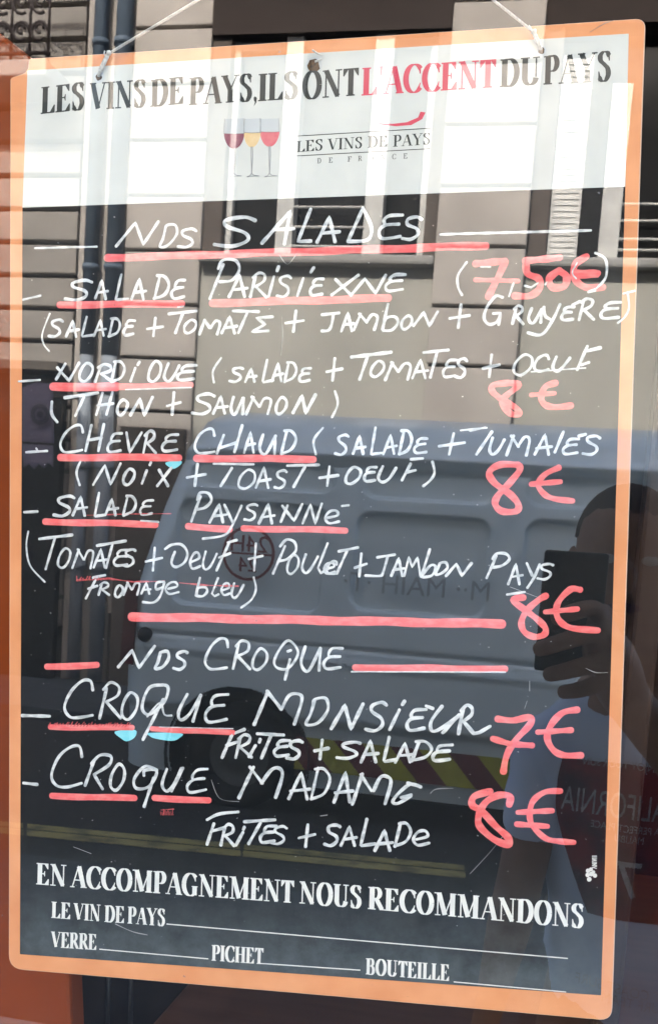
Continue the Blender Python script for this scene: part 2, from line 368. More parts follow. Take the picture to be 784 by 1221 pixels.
flat('header_panel', [[bp(*p) for p in rounded([(33, 84), (749, 40), (745, 222.5), (27, 247.5)], [1, 1, 0, 0])]], M['cream'], 0.0, 0.0003, board)
flat('writing_panel', [[bp(*p) for p in rounded([(27, 247.5), (745, 222.5), (716, 1187), (24, 1138)], [0, 0, 1, 1])]], M['black'], 0.0, 0.0003, board)
# worn pale rim of the board edge
b = MB(); rim = [bp(*p) for p in outer]
b.tube([(p.x, p.y, -0.0012) for p in rim] + [(rim[0].x, rim[0].y, -0.0012)], 0.0008, 6, caps=False)
b.build('worn_edge', M['edge'], board, True)

ZC = [0]
def ribbon(b, pts, wd, m=0, h=0.00014, jit=0.12, taper=False):
    """a stroke of a marker: pts in photo pixels, wd in photo pixels"""
    Q = [bp(*p[:2]) for p in pts]
    P = [Q[0]]
    for q in Q[1:]:
        if (q - P[-1]).length > 0.0002: P.append(q)
    if len(P) < 2: P.append(P[0] + Vector((0.0008, 0)))
    ZC[0] = (ZC[0] + 1) % 12; z = 0.00034 + ZC[0] * 0.000012
    hw = wd * PXS / 2; n0 = len(b.v); k = len(P); ph = random.random() * 6
    L = []; Rr = []; Cc = []
    for i, p in enumerate(P):
        if i == 0: d = P[1] - P[0]
        elif i == k - 1: d = P[-1] - P[-2]
        else:
            d1 = (P[i] - P[i - 1]).normalized(); d2 = (P[i + 1] - P[i]).normalized(); d = d1 + d2
            if d.length < 0.3: d = d1
        d.normalize(); nn = Vector((-d.y, d.x))
        a = hw * (1 + jit * math.sin(ph + i * 0.7) + (random.random() - 0.5) * jit * 0.5)
        if taper: a *= 0.45 + 0.55 * math.sin(math.pi * (0.12 + 0.76 * i / (k - 1)))
        L.append((p + nn * a)); Rr.append((p - nn * a)); Cc.append(p)
    d0 = (P[0] - P[1]).normalized(); d1 = (P[-1] - P[-2]).normalized()
    def cap(c, d, l, r):
        ctr = []
        for j in range(1, 5):
            t = math.pi * j / 5; rad = (l - r).length / 2; mid = (l + r) / 2; nn = (l - r).normalized()
            ctr.append(mid + nn * math.cos(t) * rad + d * math.sin(t) * rad * 0.9)
        return ctr
    def add(p, zz): b.v.append((p.x, p.y, zz)); return len(b.v) - 1
    li = [add(p, z) for p in L]; ci = [add(p, z + h) for p in Cc]; ri = [add(p, z) for p in Rr]
    for i in range(k - 1):
        b.f.append((li[i], ci[i], ci[i + 1], li[i + 1])); b.m.append(m)
        b.f.append((ci[i], ri[i], ri[i + 1], ci[i + 1])); b.m.append(m)
    e = [add(p, z) for p in cap(P[-1], d1, L[-1], Rr[-1])]; seq = [li[-1]] + e + [ri[-1]]
    for x, y in zip(seq, seq[1:]): b.f.append((ci[-1], x, y)); b.m.append(m)
    e = [add(p, z) for p in cap(P[0], d0, L[0], Rr[0])]; seq = [li[0]] + e + [ri[0]]
    for x, y in zip(seq, seq[1:]): b.f.append((ci[0], y, x)); b.m.append(m)

# ---- hand lettering: glyph strokes in a unit box, y down; 's' smooth, 'c' closed smooth, 'l' straight
GL = {
 'A': [('l', [(0, 1), (.52, 0), (.78, 1)]), ('l', [(.2, .66), (.95, .58)])],
 'a': [('l', [(.05, 1), (.6, .02), (.85, 1)]), ('l', [(.12, .7), (1, .62)])],
 'B': [('l', [(.3, 0), (0, 1)]), ('s', [(.2, .1), (.9, .1), (.7, .45), (.2, .5)]), ('s', [(.2, .5), (.9, .6), (.7, .95), (0, 1)])],
 'b': [('l', [(.32, 0), (0, .95)]), ('s', [(0, .95), (.2, .55), (.75, .5), (.95, .7), (.6, .97), (.05, .98)])],
 'C': [('s', [(.97, .28), (.9, .04), (.6, .04), (.22, .3), (.0, .72), (.16, .97), (.5, 1), (.95, .93)])],
 'D': [('l', [(.4, .02), (.05, 1)]), ('s', [(.25, .03), (.72, .05), (1, .38), (.72, .8), (.05, .99)])],
 'E': [('s', [(1, .04), (.5, .06), (.28, .25), (.3, .42)]), ('s', [(.85, .40), (.3, .46), (.05, .72), (.2, .98), (.9, .9)])],
 'e': [('s', [(.2, .6), (.85, .4), (.75, .08), (.35, .15), (.05, .6), (.3, .98), (.95, .85)])],
 'G': [('s', [(.95, .12), (.6, .02), (.2, .35), (.02, .75), (.25, 1), (.75, .85), (.95, .5), (.6, .5)])],
 'H': [('l', [(.36, 0), (.0, 1)]), ('l', [(1, .0), (.62, 1)]), ('l', [(.15, .64), (.85, .5)])],
 'I': [('l', [(.8, 0), (.1, 1)])],
 'J': [('s', [(.95, 0), (.75, .6), (.5, .95), (0, .95)])],
 'L': [('l', [(.45, 0), (.06, .96), (.12, 1), (1, .94)])],
 'l': [('l', [(.9, 0), (.15, .85), (.5, 1), (1, .9)])],
 'M': [('l', [(0, 1), (.3, .04), (.5, .55), (.85, .02), (1, 1)])],
 'm': [('l', [(0, 1), (.28, .02)]), ('l', [(.22, .0), (.52, .55)]), ('s', [(.52, .55), (.72, .12), (.9, .08), (.97, .3), (.84, 1)])],
 'N': [('l', [(0, 1), (.42, .06), (.62, 1), (1, 0)])],
 'x': [('l', [(0, 1), (1, 0)]), ('l', [(.1, .12), (.75, 1)])],
 'O': [('c', [(.55, .0), (.12, .4), (.05, .85), (.4, 1), (.85, .65), (.95, .2)])],
 'd': [('s', [(.35, .1), (.2, .6), (.02, .98), (.5, .9), (.95, .45), (.85, .05), (.4, .08), (.3, .3)])],
 'P': [('l', [(.45, .1), (.0, 1)]), ('s', [(.25, .22), (.45, .0), (.85, .02), (.98, .25), (.7, .5), (.3, .58)])],
 'Q': [('c', [(.6, .0), (.2, .2), (.0, .55), (.2, .72), (.6, .7), (.95, .3)]), ('l', [(.6, .5), (.45, 1)])],
 'R': [('l', [(.3, .15), (.0, 1)]), ('s', [(.15, .2), (.5, 0), (.85, .1), (.8, .35), (.3, .55)]), ('l', [(.3, .55), (.95, 1)])],
 'S': [('s', [(1, .1), (.75, .0), (.3, .1), (.3, .33), (.75, .55), (.8, .8), (.45, 1), (0, .95)])],
 'U': [('s', [(.22, 0), (.02, .6), (.15, .97), (.45, .92), (.95, .05)]), ('l', [(.95, .05), (.88, .98)])],
 'u': [('s', [(.25, 0), (.02, .7), (.25, 1), (.6, .75), (1, .1)])],
 'V': [('l', [(.05, 0), (.3, 1), (1, 0)])],
 'X': [('l', [(1, 0), (.0, 1)]), ('l', [(.15, .1), (.75, 1)])],
 '+': [('l', [(.55, 0), (.4, 1)]), ('l', [(0, .6), (1, .45)])],
}
def rows(o, items): return o, items
A, Bq, Cq, Dq, Eq, Fq, Gq, Hq = (20, 240), (200, 240), (380, 240), (560, 280), (20, 400), (200, 400), (380, 400), (560, 400)
Jq, Kq, Lq, Mq, Nq, Oq, Pq, Qq = (20, 570), (200, 570), (380, 570), (560, 530), (560, 690), (20, 750), (200, 750), (380, 750)
Rq, Sq, Tq, Uq = (550, 840), (20, 870), (200, 870), (380, 870)
K = 3.92
def g(ch, x0, x1, y0, y1): return ('g', ch, x0, x1, y0, y1)
def l(*p): return ('l', p)
def s(*p): return ('s', p)
def write(name, label, m, segs, wd=4.6, jit=0.12, parent=board):
    b = MB()
    for (ox, oy), items in segs:
        cv = lambda p: (ox + p[0] / K, oy + p[1] / K)
        for it in items:
            w_ = wd
            if it[0] == 'w': w_ = it[1]; it = it[2]
            if it[0] == 'g':
                _, ch, x0, x1, y0, y1 = it
                for kind, pts in GL[ch]:
                    pp = [(x0 + (x1 - x0) * (x + random.uniform(-.03, .03)), y0 + (y1 - y0) * (y + random.uniform(-.02, .02))) for x, y in pts]
                    pp = [cv(p) for p in pp]
                    if kind == 's': pp = [tuple(p) for p in cat(pp)]
                    elif kind == 'c': pp = [tuple(p) for p in cat(pp, True)]
                    else: pp = [tuple(p) for p in resample(pp)]
                    ribbon(b, pp, w_ * 0.76 * random.uniform(.88, 1.1), jit=jit)
            else:
                pp = [cv(p) for p in it[1]]
                pp = [tuple(p) for p in (cat(pp) if it[0] == 's' else resample(pp))]
                ribbon(b, pp, w_ * (0.78 if m == WI else 1.0), jit=jit)
    o = b.build(name, m, parent, fix=False); o['label'] = label; return o
def resample(pts, step=2.5):
    out = []
    for a, c in zip(pts, pts[1:]):
        a, c = Vector(a), Vector(c); n = max(1, int((c - a).length / step))
        for i in range(n): out.append(a.lerp(c, i / n))
    out.append(Vector(pts[-1])); return out
WI, RI = M['white_ink'], M['red_ink']
W_ = lambda w_, it: ('w', w_, it)
# red underlines first (they lie under the letters)
def under(label, a, c, wd, m=None, extra=(), taper=False):
    b = MB(); pts = resample([a, c], 6); pts = [Vector((p.x, p.y + 0.5 * math.sin(i * 0.35))) for i, p in enumerate(pts)]
    ribbon(b, pts, wd, jit=0.05)
    for (p, q, w2) in extra: ribbon(b, resample([p, q], 5), w2, jit=0.15, m=1)
    o = b.build('underline', [m or RI, M['white_ink']], board, fix=False); o['label'] = label
under('red underline below the heading nos salades', (128, 307.5), (579, 293), 9)
under('red underline below salade of the first dish', (71, 363.5), (217, 362), 8.5, extra=[((212, 366), (219, 365), 2)])
under('red underline below parisienne', (253, 361.5), (463, 355.5), 9)
under('red underline below nordique', (63, 461), (140, 461.5), 10)
under('pale red underline below the end of nordique', (136, 461), (228, 459.5), 7.5, extra=[((150, 464.5), (228, 462), 1.8)])
under('red underline below chevre', (72, 545.5), (214, 545.5), 8.5)
under('red underline below chaud', (234, 546.5), (374, 547.5), 8.5)
under('red underline below the third salade', (54, 622), (186, 625.5), 8, extra=[((168, 621), (189, 622.5), 2.5)])
under('red underline below pay of paysanne', (224, 627.5), (274, 631), 8)
under('red underline below sanne of paysanne', (290, 630), (412, 632.5), 7.5)
under('long red rule below fromage bleu', (157, 735.5), (598, 744), 10.5)
under('red dash before nos croque', (56, 795), (116, 793), 8)
under('red rule after nos croque', (423, 796), (602, 798), 8, extra=[((419, 801), (602, 801.5), 1.8)])
under('red underline below the first croque', (60, 867), (158, 868), 7)
under('red underline below que of the first croque', (181, 869), (278, 874), 6.5, extra=[((190, 867), (278, 869), 1.2)])
under('red underline below the second croque', (62, 949), (161, 952), 8)
under('red underline below que of the second croque', (184, 951.5), (249, 954.5), 8)
b = MB()
for k in range(26):
    x = 58 + k * 3.8; y = 863 + 0.05 * k; ribbon(b, resample([(x, y + 3), (x + random.uniform(2, 5), y - random.uniform(0, 2.5))], 2), 1.2, jit=.3)
b.build('red_scribble', M['dark_red_ink'], board, fix=False)['label'] = 'dark red scribble over the first croque underline'
b = MB()
for k in range(12):
    x = 92 + k * 2.6; ribbon(b, resample([(x, 692), (x + random.uniform(-2, 3), 692 - random.uniform(2, 5.5))], 2), 1.1, jit=.3)
ribbon(b, resample([(92, 692), (130, 690), (160, 694), (196, 693)], 4), 1.7, jit=.5); ribbon(b, resample([(214, 695), (246, 698), (284, 699)], 4), 1.8, jit=.5)
b.build('red_scribble', M['dark_red_ink'], board, fix=False)['label'] = 'dark red scribble above fromage bleu'
b = MB(); ribbon(b, resample([(104, 614.5), (150, 613), (204, 612.5)], 4), 1.1, jit=.5)
b.build('red_scribble', M['dark_red_ink'], board, fix=False)['label'] = 'thin red stroke under the third salade'
b = MB()
for k in range(9): ribbon(b, resample([(192 + k * 1.8, 972), (191.5 + k * 1.8, 972 - random.uniform(3, 7))], 2), .9, jit=.4)
ribbon(b, resample([(192, 966), (207, 965)], 3), 1.2, jit=.4)
b.build('red_scribble', M['dark_red_ink'], board, fix=False)['label'] = 'tiny faded red mark below the last croque'
for pts in ([(199, 551), (212, 549), (217, 551), (213, 556), (206, 559), (198, 554)], [(137, 872.5), (161, 870.5), (161, 879), (152, 884), (145, 881)], [(178, 874), (216, 874.5), (214, 880), (205, 883.5), (186, 881), (179, 878)]):
    b = MB(); q = [bp(*p) for p in cat([Vector(p) for p in pts], True, 4)[:-1]]; b.prism([(p.x, p.y, 0.00033) for p in q], (0, 0, -0.0002))
    b.build('cyan_mark', M['cyan_ink'], board)['label'] = 'small cyan patch below an underlined word'

write('handwritten_heading', 'white handwritten heading nos salades', WI, [
 rows(A, [W_(3, l((85, 219), (375, 212))), W_(4.4, l((465, 210), (555, 100), (592, 202), (662, 95))), g('d', 668, 752, 105, 215)]),
 rows(Bq, [g('S', 45, 132, 130, 215), W_(5.6, g('S', 222, 405, 75, 208)), W_(5.4, l((440, 196), (572, 48), (545, 200))), W_(5, l((498, 133), (590, 128))), W_(5, l((668, 36), (608, 188), (668, 186)))]),
 rows(Cq, [W_(5, g('A', -8, 100, 75, 190)), W_(5, l((205, 35), (136, 186))), W_(5, s((205, 30), (245, 120), (236, 172), (200, 186), (136, 187))), W_(5, g('E', 275, 390, 60, 175)), W_(5, g('S', 390, 480, 72, 178)), W_(3.6, l((567, 155), (700, 151), (1270, 136)))]),
], 4.4)
write('handwritten_line', 'white handwriting reading salade parisienne', WI, [
 rows(A, [W_(3.2, l((30, 460), (112, 441))), g('S', 230, 350, 370, 460), g('A', 368, 428, 370, 455), g('L', 462, 522, 345, 462), g('A', 535, 608, 363, 457), g('D', 640, 712, 345, 458), g('E', 722, 788, 365, 455)]),
 rows(Bq, [W_(4.8, g('P', 197, 340, 275, 455)), g('A', 288, 378, 345, 448), g('R', 388, 465, 335, 448), g('I', 468, 502, 350, 448), l((518, 305), (511, 325)), g('S', 510, 577, 350, 446), g('I', 600, 642, 358, 442), l((682, 310), (668, 332)), g('E', 662, 728, 360, 440)]),
 rows(Cq, [l((60, 438), (185, 345)), l((78, 365), (150, 438)), l((150, 440), (215, 362), (265, 430), (312, 345)), g('E', 308, 402, 340, 420)]),
], 4.5)
write('handwritten_line', 'white handwriting reading salade tomate jambon gruyere', WI, [
 rows(A, [W_(2.6, s((155, 525), (120, 620), (128, 670), (152, 700))), g('S', 150, 215, 555, 632), g('A', 233, 292, 558, 632), g('L', 303, 357, 540, 632), g('A', 363, 418, 555, 627), g('D', 428, 484, 545, 632), g('E', 498, 552, 555, 627), g('+', 608, 685, 545, 632)]),
 rows(Bq, [l((5, 526), (135, 513)), l((72, 522), (36, 615)), g('O', 75, 137, 555, 617), g('m', 148, 246, 553, 622), g('A', 252, 327, 540, 617), l((305, 513), (425, 516)), l((372, 520), (330, 616)), W_(4.2, l((490, 540), (415, 545), (455, 575), (395, 610), (470, 606))), g('+', 548, 638, 512, 610)]),
 rows(Cq, [l((15, 530), (95, 522)), s((68, 526), (60, 575), (45, 603), (14, 606)), g('A', 105, 167, 520, 607), g('m', 166, 278, 525, 602), g('b', 298, 372, 478, 605), g('O', 383, 438, 535, 598), g('N', 440, 558, 515, 582), g('+', 612, 705, 485, 590)]),
 rows(Dq, [s((152, 292), (118, 288), (78, 340), (66, 390), (88, 418), (122, 410), (140, 385)), l((108, 368), (142, 366), (134, 420)), g('R', 198, 252, 330, 416), g('U', 273, 338, 345, 412), s((345, 338), (350, 378), (374, 395)), s((420, 325), (385, 400), (335, 466), (270, 458)), g('E', 423, 485, 335, 400), l((478, 328), (512, 312)), g('R', 508, 582, 298, 397), W_(3, l((552, 268), (585, 262))), g('E', 603, 705, 312, 392), W_(3, s((735, 268), (742, 340), (722, 385), (690, 412))), W_(3, l((715, 275), (770, 262)))]),
], 4.3)
write('handwritten_line', 'white handwriting reading nordique salade tomates oeuf', WI, [
 rows(Eq, [W_(3.4, l((10, 215), (110, 208))), l((185, 205), (228, 132)), l((190, 150), (245, 212), (292, 128)), g('O', 290, 357, 130, 215), g('R', 368, 452, 135, 217), g('D', 440, 505, 120, 215), g('I', 530, 562, 152, 215), l((574, 124), (566, 138)), g('O', 615, 678, 120, 217), g('u', 690, 762, 132, 215)]),
 rows(Fq, [g('E', 40, 135, 137, 210), W_(3.2, s((250, 105), (212, 165), (216, 220))), g('S', 290, 352, 150, 217), g('A', 363, 417, 155, 217), g('L', 442, 492, 115, 217), g('A', 488, 542, 130, 215), g('D', 542, 602, 125, 217), g('E', 613, 667, 150, 217)]),
 rows(Gq, [g('+', 38, 107, 108, 212), W_(5.2, l((152, 101), (338, 78))), l((228, 98), (190, 206)), g('O', 240, 308, 120, 192), g('m', 308, 432, 125, 207), g('A', 438, 512, 113, 202), l((488, 80), (605, 68)), l((552, 78), (520, 196)), g('E', 578, 642, 110, 197), g('S', 636, 692, 110, 196)]),
 rows(Hq, [g('+', 58, 137, 90, 196), W_(4.4, g('O', 202, 296, 88, 186)), g('C', 298, 368, 90, 166), g('u', 383, 468, 100, 167), l((548, 50), (500, 160)), W_(5, l((548, 72), (608, 58))), l((520, 138), (555, 126)), W_(2, l((285, 170), (540, 152)))]),
], 4.3)
write('handwritten_line', 'white handwriting reading thon saumon', WI, [
 rows(Eq, [W_(4.6, s((165, 310), (164, 365), (190, 405))), W_(5, l((225, 291), (380, 268))), l((315, 288), (274, 376)), l((402, 268), (372, 372)), l((448, 265), (420, 370)), l((378, 328), (452, 318)), g('O', 468, 520, 300, 372), W_(5, g('N', 533, 638, 290, 372)), g('+', 700, 766, 265, 370)]),
 rows(Fq, [W_(5.4, g('S', 113, 218, 273, 368)), g('A', 213, 284, 283, 365), g('U', 293, 356, 288, 368), g('m', 368, 484, 288, 368), g('O', 503, 558, 288, 368), W_(5, g('N', 583, 688, 278, 362))]),
 rows(Gq, [W_(3.4, s((75, 260), (88, 320), (62, 382)))]),
], 4.4)
write('handwritten_line', 'white handwriting reading chevre chaud salade tomates', WI, [
 rows(Eq, [W_(3.8, l((45, 546), (143, 540))), W_(3, l((92, 528), (98, 538))), g('C', 203, 312, 418, 544), l((350, 420), (322, 540)), l((408, 415), (382, 540)), l((335, 490), (398, 478)), g('E', 423, 492, 455, 547), g('V', 508, 584, 455, 548), g('R', 592, 652, 448, 548), g('E', 678, 756, 460, 542)]),
 rows(Fq, [g('C', 128, 222, 435, 552), l((262, 465), (230, 552)), l((348, 420), (312, 545)), l((245, 525), (325, 500)), g('A', 358, 412, 450, 547), g('U', 430, 506, 465, 556), g('D', 528, 598, 440, 556), W_(3.6, s((725, 432), (682, 490), (692, 555)))]),
 rows(Gq, [g('S', 78, 137, 465, 556), g('A', 158, 222, 472, 554), g('L', 242, 294, 430, 556), g('A', 300, 368, 465, 554), g('D', 372, 434, 440, 557), g('E', 443, 507, 478, 552), g('+', 562, 682, 458, 556), W_(2.8, l((662, 444), (784, 432)))]),
 rows(Hq, [W_(2.8, l((0, 446), (72, 430))), l((102, 450), (30, 556)), g('u', 88, 162, 480, 557), g('m', 170, 278, 468, 560), g('a', 298, 382, 463, 556), l((436, 450), (396, 546)), g('E', 432, 508, 480, 556), l((508, 470), (540, 462)), g('S', 528, 606, 470, 556)]),
], 4.4)
write('handwritten_line', 'white handwriting reading noix toast oeuf', WI, [
 rows(Eq, [W_(3.6, s((300, 585), (280, 640), (295, 700))), g('N', 360, 488, 600, 697), g('O', 498, 554, 623, 697), g('I', 582, 614, 632, 692), l((628, 592), (622, 606)), g('X', 658, 722, 620, 702)]),
 rows(Fq, [g('+', 92, 180, 603, 702), W_(3.6, l((215, 600), (402, 603))), l((300, 620), (248, 704)), g('O', 328, 412, 628, 716), g('A', 412, 486, 618, 712), g('S', 498, 556, 632, 714), W_(4, l((558, 609), (706, 605))), l((640, 615), (588, 708))]),
 rows(Gq, [g('+', 5, 90, 612, 702), g('O', 123, 198, 615, 694), g('E', 208, 268, 613, 682), g('u', 278, 360, 613, 687), l((428, 600), (388, 677)), W_(4, l((430, 579), (486, 575))), l((410, 640), (452, 630)), W_(3.8, s((530, 590), (540, 640), (522, 675), (488, 704)))]),
], 4.3)
write('handwritten_line', 'white handwriting reading salade', WI, [
 rows(Jq, [W_(4, l((35, 160), (98, 157))), W_(4.6, g('S', 173, 268, 85, 177)), g('A', 263, 332, 88, 174), g('L', 363, 414, 70, 178), g('A', 413, 478, 98, 174), g('D', 496, 558, 83, 174), g('E', 573, 638, 103, 172)]),
], 4.2)
write('handwritten_line', 'white handwriting reading paysanne', WI, [
 rows(Kq, [W_(4.6, g('P', 113, 204, 72, 203)), g('A', 198, 278, 123, 208), l((265, 125), (305, 210)), W_(3.6, s((345, 130), (300, 225), (262, 268), (165, 284))), g('S', 358, 418, 123, 197), g('A', 428, 504, 123, 212), l((528, 205), (560, 128)), l((535, 130), (590, 200), (628, 122)), g('N', 630, 722, 118, 214), ]),
 rows(Lq, [g('e', 28, 98, 148, 212), W_(3.6, l((108, 131), (140, 127)))]),
], 4.2)
write('handwritten_line', 'white handwriting reading tomates oeuf poulet jambon pays', WI, [
 rows(Jq, [W_(2.8, s((55, 250), (46, 320), (64, 410), (132, 486))), W_(4.6, l((106, 285), (260, 266))), l((178, 285), (136, 426)), g('O', 193, 254, 328, 418), g('m', 262, 362, 333, 423), g('A', 360, 428, 333, 418), W_(4.4, l((376, 316), (510, 294))), l((448, 310), (418, 420)), g('E', 453, 524, 333, 412), g('S', 496, 556, 333, 412), g('+', 603, 682, 325, 432)]),
 rows(Kq, [W_(4, s((-12, 332), (20, 312), (66, 312), (92, 350), (78, 395), (38, 416), (18, 395), (34, 345))), g('e', 102, 154, 343, 424), g('u', 162, 228, 345, 428), l((288, 300), (228, 432)), W_(4, l((280, 302), (322, 290))), l((240, 372), (292, 352)), g('+', 378, 442, 305, 432), l((548, 318), (492, 447)), W_(4, s((525, 320), (555, 288), (592, 300), (598, 340), (560, 378), (520, 388))), g('O', 556, 614, 360, 447), g('u', 626, 700, 358, 443), W_(3.6, l((747, 305), (702, 420), (715, 445), (748, 425))), g('C', 742, 790, 388, 448)]),
 rows(Lq, [W_(4, l((93, 343), (182, 325))), l((134, 335), (84, 447)), g('e', 22, 78, 392, 447), g('+', 168, 222, 353, 462), l((273, 371), (354, 358)), s((322, 365), (300, 440), (285, 458), (218, 456)), g('A', 338, 402, 375, 457), g('M', 398, 474, 368, 457), l((518, 333), (478, 462)), s((478, 462), (520, 410), (545, 415), (528, 455), (485, 464)), g('d', 543, 602, 393, 452), g('N', 590, 716, 398, 457)]),
 rows(Mq, [W_(4, g('P', 78, 184, 508, 624)), g('A', 178, 248, 558, 652), l((265, 555), (290, 612)), s((325, 560), (300, 620), (268, 670)), g('S', 316, 388, 558, 630), W_(3.6, l((172, 702), (256, 690)))]),
], 3.9)
write('handwritten_line', 'white handwriting reading fromage bleu', WI, [
 rows(Jq, [W_(4, l((358, 466), (414, 454))), l((368, 478), (324, 563)), l((335, 518), (378, 504)), g('R', 383, 434, 488, 547), g('O', 458, 498, 503, 557), g('m', 498, 578, 488, 546), g('A', 583, 630, 488, 542), s((690, 485), (655, 490), (652, 520), (682, 510), (690, 488), (672, 550), (640, 582), (590, 580)), g('e', 692, 760, 483, 543)]),
 rows(Kq, [g('b', 133, 188, 468, 555), g('l', 202, 238, 468, 552), g('e', 248, 294, 488, 549), g('u', 298, 354, 492, 560), W_(3.2, s((402, 465), (412, 520), (390, 570), (343, 606)))]),
], 3.7)
write('handwritten_heading', 'white handwritten heading nos croque', WI, [
 rows(Oq, [l((475, 178), (540, 100), (572, 182), (645, 80)), g('d', 648, 714, 103, 186)]),
 rows(Pq, [g('S', 28, 92, 104, 188), W_(4.8, g('C', 178, 284, 43, 190)), g('R', 305, 388, 53, 188), g('O', 393, 468, 93, 192), W_(4.4, g('Q', 498, 614, 56, 236)), l((560, 105), (575, 100)), g('U', 623, 718, 83, 197)]),
 rows(Qq, [g('E', 18, 112, 85, 190)]),
], 4.6)
write('handwritten_line', 'white handwriting reading croque monsieur', WI, [
 rows(Oq, [W_(5, l((26, 405), (155, 408))), W_(5, g('C', 223, 364, 238, 414)), g('R', 388, 494, 253, 417), g('O', 488, 568, 298, 422), s((692, 262), (620, 275), (586, 365), (620, 400), (690, 340), (708, 275), (680, 260)), l((685, 330), (590, 518)), W_(3, s((610, 410), (670, 345), (690, 400), (724, 405)))]),
 rows(Pq, [W_(4.8, s((92, 305), (52, 385), (60, 425), (100, 400), (155, 310))), l((155, 310), (118, 432)), g('E', 172, 284, 303, 437), W_(5.2, g('m', 408, 634, 292, 448)), W_(4.8, g('d', 645, 756, 318, 450))]),
 rows(Qq, [W_(5.4, g('N', 58, 204, 352, 468)), W_(5.2, g('S', 220, 314, 345, 474)), W_(5, l((376, 378), (330, 472))), W_(5.4, l((400, 338), (390, 354))), W_(5, g('E', 408, 500, 372, 476)), W_(5, l((500, 360), (532, 372))), W_(5, s((575, 362), (525, 430), (528, 476), (570, 465), (655, 402))), W_(5, l((655, 402), (578, 486))), W_(5.4, g('R', 650, 728, 355, 492)), W_(5, l((722, 490), (750, 484), (800, 455)))]),
], 4.8)
write('handwritten_line', 'white handwriting reading frites salade below croque monsieur', WI, [
 rows(Pq, [l((305, 490), (358, 470)), l((302, 490), (254, 602)), l((275, 545), (326, 528)), g('R', 318, 394, 493, 602), l((410, 545), (380, 597)), l((432, 516), (428, 530)), W_(5, l((418, 490), (542, 496))), l((484, 495), (438, 604)), g('E', 493, 572, 518, 597), g('S', 556, 628, 523, 607), g('+', 688, 748, 518, 607)]),
 rows(Qq, [g('S', 85, 194, 528, 606), g('A', 198, 282, 523, 622), g('L', 300, 362, 505, 618), g('A', 358, 444, 533, 624), g('D', 430, 524, 523, 617), g('E', 526, 622, 540, 617)]),
], 5)
write('handwritten_line', 'white handwriting reading croque of the last dish', WI, [
 rows(Sq, [W_(4.8, l((32, 250), (96, 257))), W_(4.8, g('C', 163, 308, 73, 266)), l((362, 145), (320, 262)), s((350, 160), (390, 120), (440, 125), (432, 165), (362, 210)), l((362, 210), (402, 278)), g('O', 438, 508, 163, 284), s((655, 190), (600, 172), (550, 230), (560, 275), (620, 265), (655, 195), (600, 190), (595, 215)), l((640, 225), (596, 360)), W_(4.6, s((702, 185), (680, 255), (700, 288), (730, 262), (770, 182)))]),
 rows(Tq, [l((72, 180), (18, 288)), g('E', 88, 188, 182, 294)]),
], 4.8)
write('handwritten_line', 'white handwriting reading madame', WI, [
 rows(Tq, [W_(5, g('m', 338, 540, 172, 318)), g('a', 563, 664, 198, 324), g('D', 666, 756, 178, 328)]),
 rows(Uq, [g('a', 68, 160, 198, 338), W_(5.2, g('m', 153, 340, 207, 350)), s((475, 268), (430, 255), (380, 290), (345, 335), (370, 345), (430, 310)), l((415, 250), (475, 268)), l((385, 318), (432, 305))]),
], 4.8)
write('handwritten_line', 'white handwriting reading frites salade below croque madame', WI, [
 rows(Tq, [W_(4.6, s((184, 422), (240, 395), (330, 385))), l((216, 440), (184, 537)), l((205, 475), (262, 460)), g('R', 248, 314, 443, 542), l((352, 480), (318, 542)), l((358, 456), (353, 468)), W_(4.8, l((358, 431), (502, 422))), l((434, 435), (378, 534)), g('E', 428, 508, 448, 528), g('S', 484, 554, 453, 534), g('+', 612, 690, 443, 548)]),
 rows(Uq, [W_(5, g('S', 25, 98, 445, 542)), g('A', 103, 182, 453, 544), g('L', 190, 262, 418, 544), g('A', 262, 350, 473, 567), g('D', 352, 430, 435, 547), g('e', 438, 518, 468, 543)]),
], 4.8)

def price(label, segs, wd, m=RI):
    return write('handwritten_price', label, m, segs, wd, 0.1)
price('pale red price 7,50 euro on the salade parisienne line', [rows(Dq, [l((25, 135), (165, 122)), s((165, 125), (128, 205), (85, 290)), W_(5, l((25, 210), (225, 216))),
  l((258, 122), (420, 106)), s((262, 122), (268, 180), (320, 205), (325, 250), (280, 285), (208, 285)), W_(8, s((410, 170), (370, 205), (385, 245), (440, 240), (450, 195), (415, 168))),
  s((545, 100), (490, 140), (490, 205), (540, 245), (622, 245)), l((500, 178), (598, 180)), W_(5, l((500, 195), (595, 190)))])], 7.6)
write('handwritten_bracket', 'white brackets and comma around the 7,50 price', WI, [rows(Cq, [W_(3.4, s((690, 285), (650, 345), (650, 400), (668, 438)))]), rows(Dq, [W_(3, l((208, 210), (182, 288))), W_(3.6, s((585, 85), (632, 115), (636, 190), (602, 240), (556, 266))), W_(2.6, l((352, 232), (372, 205))), W_(2.4, s((500, 130), (478, 175), (495, 205))), W_(3, l((255, 238), (285, 246), (318, 225))), W_(2.4, l((50, 150), (95, 150)))])], 3)
price('pale red price 8 euro on the thon saumon line', [rows(Hq, [s((180, 222), (110, 232), (105, 262), (150, 300), (215, 340), (228, 368), (190, 365), (150, 320), (165, 285), (228, 232), (180, 222)), W_(7, s((400, 222), (352, 240), (332, 290), (352, 325), (400, 335), (472, 328))), W_(5, l((285, 278), (396, 270)))])], 7)
